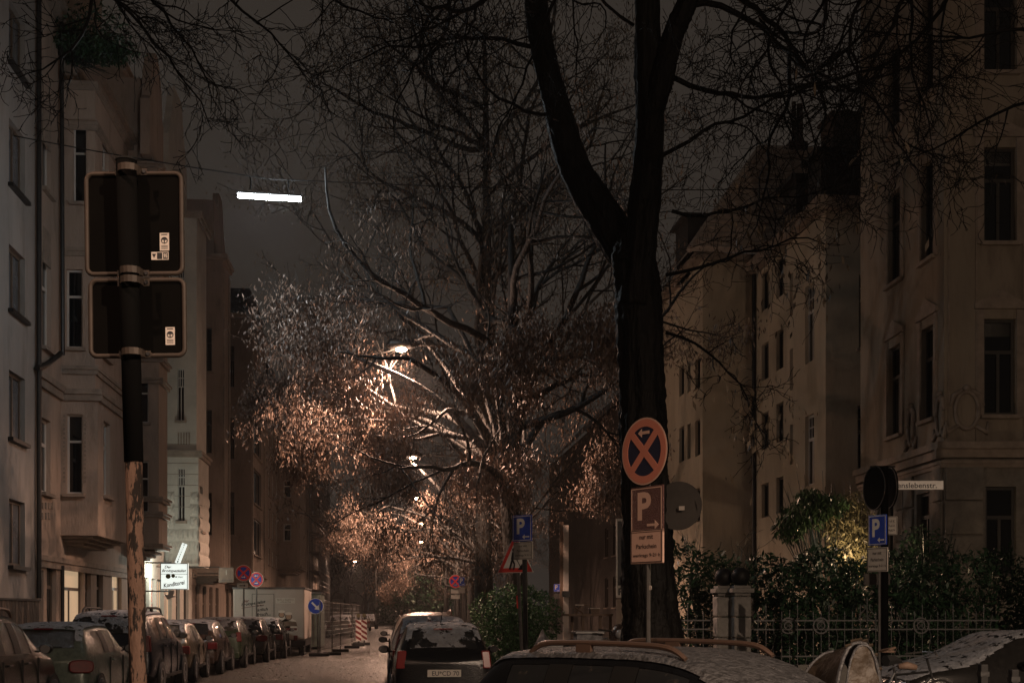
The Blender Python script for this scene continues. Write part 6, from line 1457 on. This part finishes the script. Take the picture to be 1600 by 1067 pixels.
def bicycle(px, Y, yaw, lb, sc_=1):
    q = pix(px, 1000, Y=Y); t = thing('bicycle', lb, 'bicycle', (q.x, Y, .12), R(yaw), 'bicycles in the shade')
    def add(nm, m, mt): m.build(nm, mt, t, world=False)
    for x in (-.52, .52):
        m = MB(); m.tube([(x + .33 * math.cos(a), 0, .34 + .33 * math.sin(a)) for a in [2 * math.pi * k / 24 for k in range(26)]], .018, 5, cap=False)
        for k in range(12): a = math.pi * k / 6; m.tube([(x, 0, .34), (x + .32 * math.cos(a), 0, .34 + .32 * math.sin(a))], .003, 3)
        add('wheel', m, 'rubber')
    m = MB(); 
    for a, b_ in (((-.52, 0, .34), (-.12, 0, .30)), ((-.12, 0, .30), (-.25, 0, .85)), ((-.22, 0, .75), (.32, 0, .78)), ((-.12, 0, .30), (.34, 0, .70)), ((.52, 0, .34), (.30, 0, .95)), ((-.52, 0, .34), (-.23, 0, .78))): m.tube([a, b_], .016, 6)
    add('frame', m, 'dark_metal'); m = MB(); m.tube([(-.38, 0, .93), (-.25, 0, .94), (-.12, 0, .92)], [.08, .06, .02], 6); add('saddle', m, 'rubber')
    m = MB(); m.tube([(.2, -.28, 1.0), (.32, -.1, 1.03), (.32, .1, 1.03), (.2, .28, 1.0)], .013, 6); add('handlebar', m, 'pole_grey')
bicycle(892, 23.5, 60, 'bicycle standing in the shade left of the graffiti box'); bicycle(925, 24.5, 40, 'bicycle under the weathered table edge behind the graffiti box')
bicycle(1420, 15.6, 20, 'dark bicycle between the brown rain canopy and the frosted corner car')
# cargo bike with a rain canopy
Yz = 12.6; a, b_ = pix(1253, 1067, Y=Yz), pix(1380, 1067, Y=Yz); t = thing('cargo_bike', 'cargo bike under an arched brown rain canopy before the iron railing', 'cargo bike', ((a.x + b_.x) / 2, Yz, 0))
def arc_(px_l, px_r, pyt, Y, n=14, z0=.55, pw=.62):
    l, r = pix(px_l, 1000, Y=Y).x, pix(px_r, 1000, Y=Y).x; zt = pix((px_l + px_r) / 2, pyt, Y=Y).z; out = []
    for k in range(n + 1):
        u = -math.cos(math.pi * k / n); out.append(Vector(((l + r) / 2 + u * (r - l) / 2, Y, z0 + (zt - z0) * max(0, 1 - abs(u) ** 2.6) ** pw)))
    return out
A0 = arc_(1303, 1381, 1003, Yz - .05); A1_ = arc_(1318, 1379, 1007, Yz - .12); A2_ = [Vector((pix(1256 + 20 * math.sin(math.pi * k / 14), 1000, Y=Yz + .5).x + (.35 + .02 * k) * (k / 14), Yz + .55, .5 + (pix(0, 1025, Y=Yz).z - .5) * math.sin(math.pi * min(1, .15 + k / 14 * .85)) ** .6)) for k in range(15)]
r = random.Random(9)
def loft(m, P_, Q_, amp, nn=8):
    vs = []; n = len(P_)
    for j in range(nn + 1):
        for i in range(n): vs.append(P_[i].lerp(Q_[i], j / nn) + Vector((0, amp * math.sin(i * 1.3 + j * 2.1 * (1 + .2 * (i % 2))), amp * .6 * math.sin(j * 1.9 + i))) * (1 if 0 < j < nn else 0))
    m.add(vs, [(j * n + i, j * n + i + 1, (j + 1) * n + i + 1, (j + 1) * n + i) for j in range(nn) for i in range(n - 1)])
m = MB(); loft(m, A0, A2_, .02); m.build('canopy', 'tarp_brown', t, smooth=True)
m = MB(); vs = []; n = len(A1_); cz = sum((p for p in A1_), Vector()) / n; nn = 6
B2_ = [Vector((p.x, Yz - .12, .5)) for p in A1_]; loft(m, A1_, B2_, .025, 7); m.build('front_flap', 'tarp_brown', t, smooth=True)
for hp_, hr_ in ((A0, .022), (A1_, .012), (A2_, .02)): m = MB(); m.tube(hp_, hr_, 7); m.build('hoop', 'tarp_grey', t)
m = MB()
for k in range(5, 14): p = A0[k]; m.tube([p + Vector((-.03, 0, .02)), p + Vector((.03, -.01, .035))], .016, 5)
m.build('gathered_edge', 'tarp_brown', t)
m = MB(); l, rr_ = pix(1262, 1000, Y=Yz).x, pix(1378, 1000, Y=Yz).x; m.add([(l, Yz, .25), (rr_, Yz - .1, .25), (rr_, Yz + .55, .25), (l, Yz + .55, .25), (l - .1, Yz - .03, .62), (rr_ + .04, Yz - .14, .62), (rr_ + .04, Yz + .6, .62), (l - .1, Yz + .6, .62)], [(0, 3, 2, 1), (0, 1, 5, 4), (1, 2, 6, 5), (2, 3, 7, 6), (3, 0, 4, 7)]); m.build('cargo_box', 'wood', t)
for (x, y) in ((l + .1, Yz - .18), (l + .1, Yz + .72)): m = MB(); m.tube([(x + .25 * math.cos(a), y, .26 + .25 * math.sin(a)) for a in [2 * math.pi * k / 20 for k in range(22)]], .022, 6, cap=False); m.build('wheel', 'rubber', t)
m = MB(); x = rr_ + .75; m.tube([(x + .33 * math.cos(a), Yz + .25, .34 + .33 * math.sin(a)) for a in [2 * math.pi * k / 24 for k in range(26)]], .022, 6, cap=False); m.build('wheel', 'rubber', t)
m = MB(); m.tube([(rr_, Yz + .25, .35), (rr_ + .35, Yz + .25, .45), (x, Yz + .25, .34)], .02, 6); m.tube([(rr_ + .35, Yz + .25, .45), (rr_ + .38, Yz + .25, .95)], .018, 6); m.tube([(rr_ + .05, Yz + .25, .4), (rr_ + .08, Yz + .25, 1.1)], .018, 6); m.build('frame', 'dark_metal', t)
q = pix(1395, 1014, Y=Yz + .2); m = MB(); m.tube([q + Vector((-.12, -.2, .0)), q + Vector((-.02, -.1, .02)), q + Vector((-.1, .1, -.02)), q + Vector((.1, .22, -.03))], .014, 6); m.build('handlebar', 'wood', t)
q = pix(1417, 1041, Y=Yz + .2); m = MB(); m.tube([q + Vector((-.09, 0, 0)), q + Vector((.0, 0, .012)), q + Vector((.1, 0, -.01))], [.028, .042, .03], 8); m.build('saddle', 'wood', t, smooth=True)
# far dark bushes at the street end, right side fill
for k, (px, py, Y, rx, rz_, n, lb) in enumerate([(672, 915, 120, 3.2, 3.0, 7000, 'dark evergreen at the far end right of the pale house'), (625, 948, 150, 2.6, 2.0, 3000, 'rounded dark bush before the pale end house'), (590, 975, 190, 3, 1.6, 2500, 'low dark bush at the road end')]):
    q = pix(px, py, Y=Y); shrub('evergreen_bush', lb, 'bush', (q.x, Y, 0), [(q.x, Y, q.z, rx, 2, rz_), (q.x + rx * .6, Y, q.z - rz_ * .5, rx * .7, 2, rz_ * .8), (q.x - rx * .3, Y, q.z + rz_ * .5, rx * .6, 2, rz_ * .6)], n, .35, .5, 'leaf_laurel', 100 + k, 6, .2, None, .6)
m = MB(); rg_ = random.Random(2)
for (x0_, x1_, y0_, y1_, n) in ((-4.2, .1, 18, 60, 1500), (2.5, 6.5, 15, 40, 900)):
    for k in range(n):
        x, y = rg_.uniform(x0_, x1_), y0_ + (y1_ - y0_) * rg_.random() ** 1.3; a = rg_.uniform(0, 6.28); s_ = rg_.uniform(.02, .05); z = .004 if x < 2.3 else .124
        c, d = Vector((math.cos(a), math.sin(a), 0)) * s_, Vector((-math.sin(a), math.cos(a), 0)) * s_ * .5; p = Vector((x, y, z)); m.add([p - c, p + d + Vector((0, 0, .006)), p + c + Vector((0, 0, .01)), p - d], [(0, 1, 2, 3)])
o = m.build('fallen_leaves', 'leaf_brown'); o['kind'] = 'stuff'
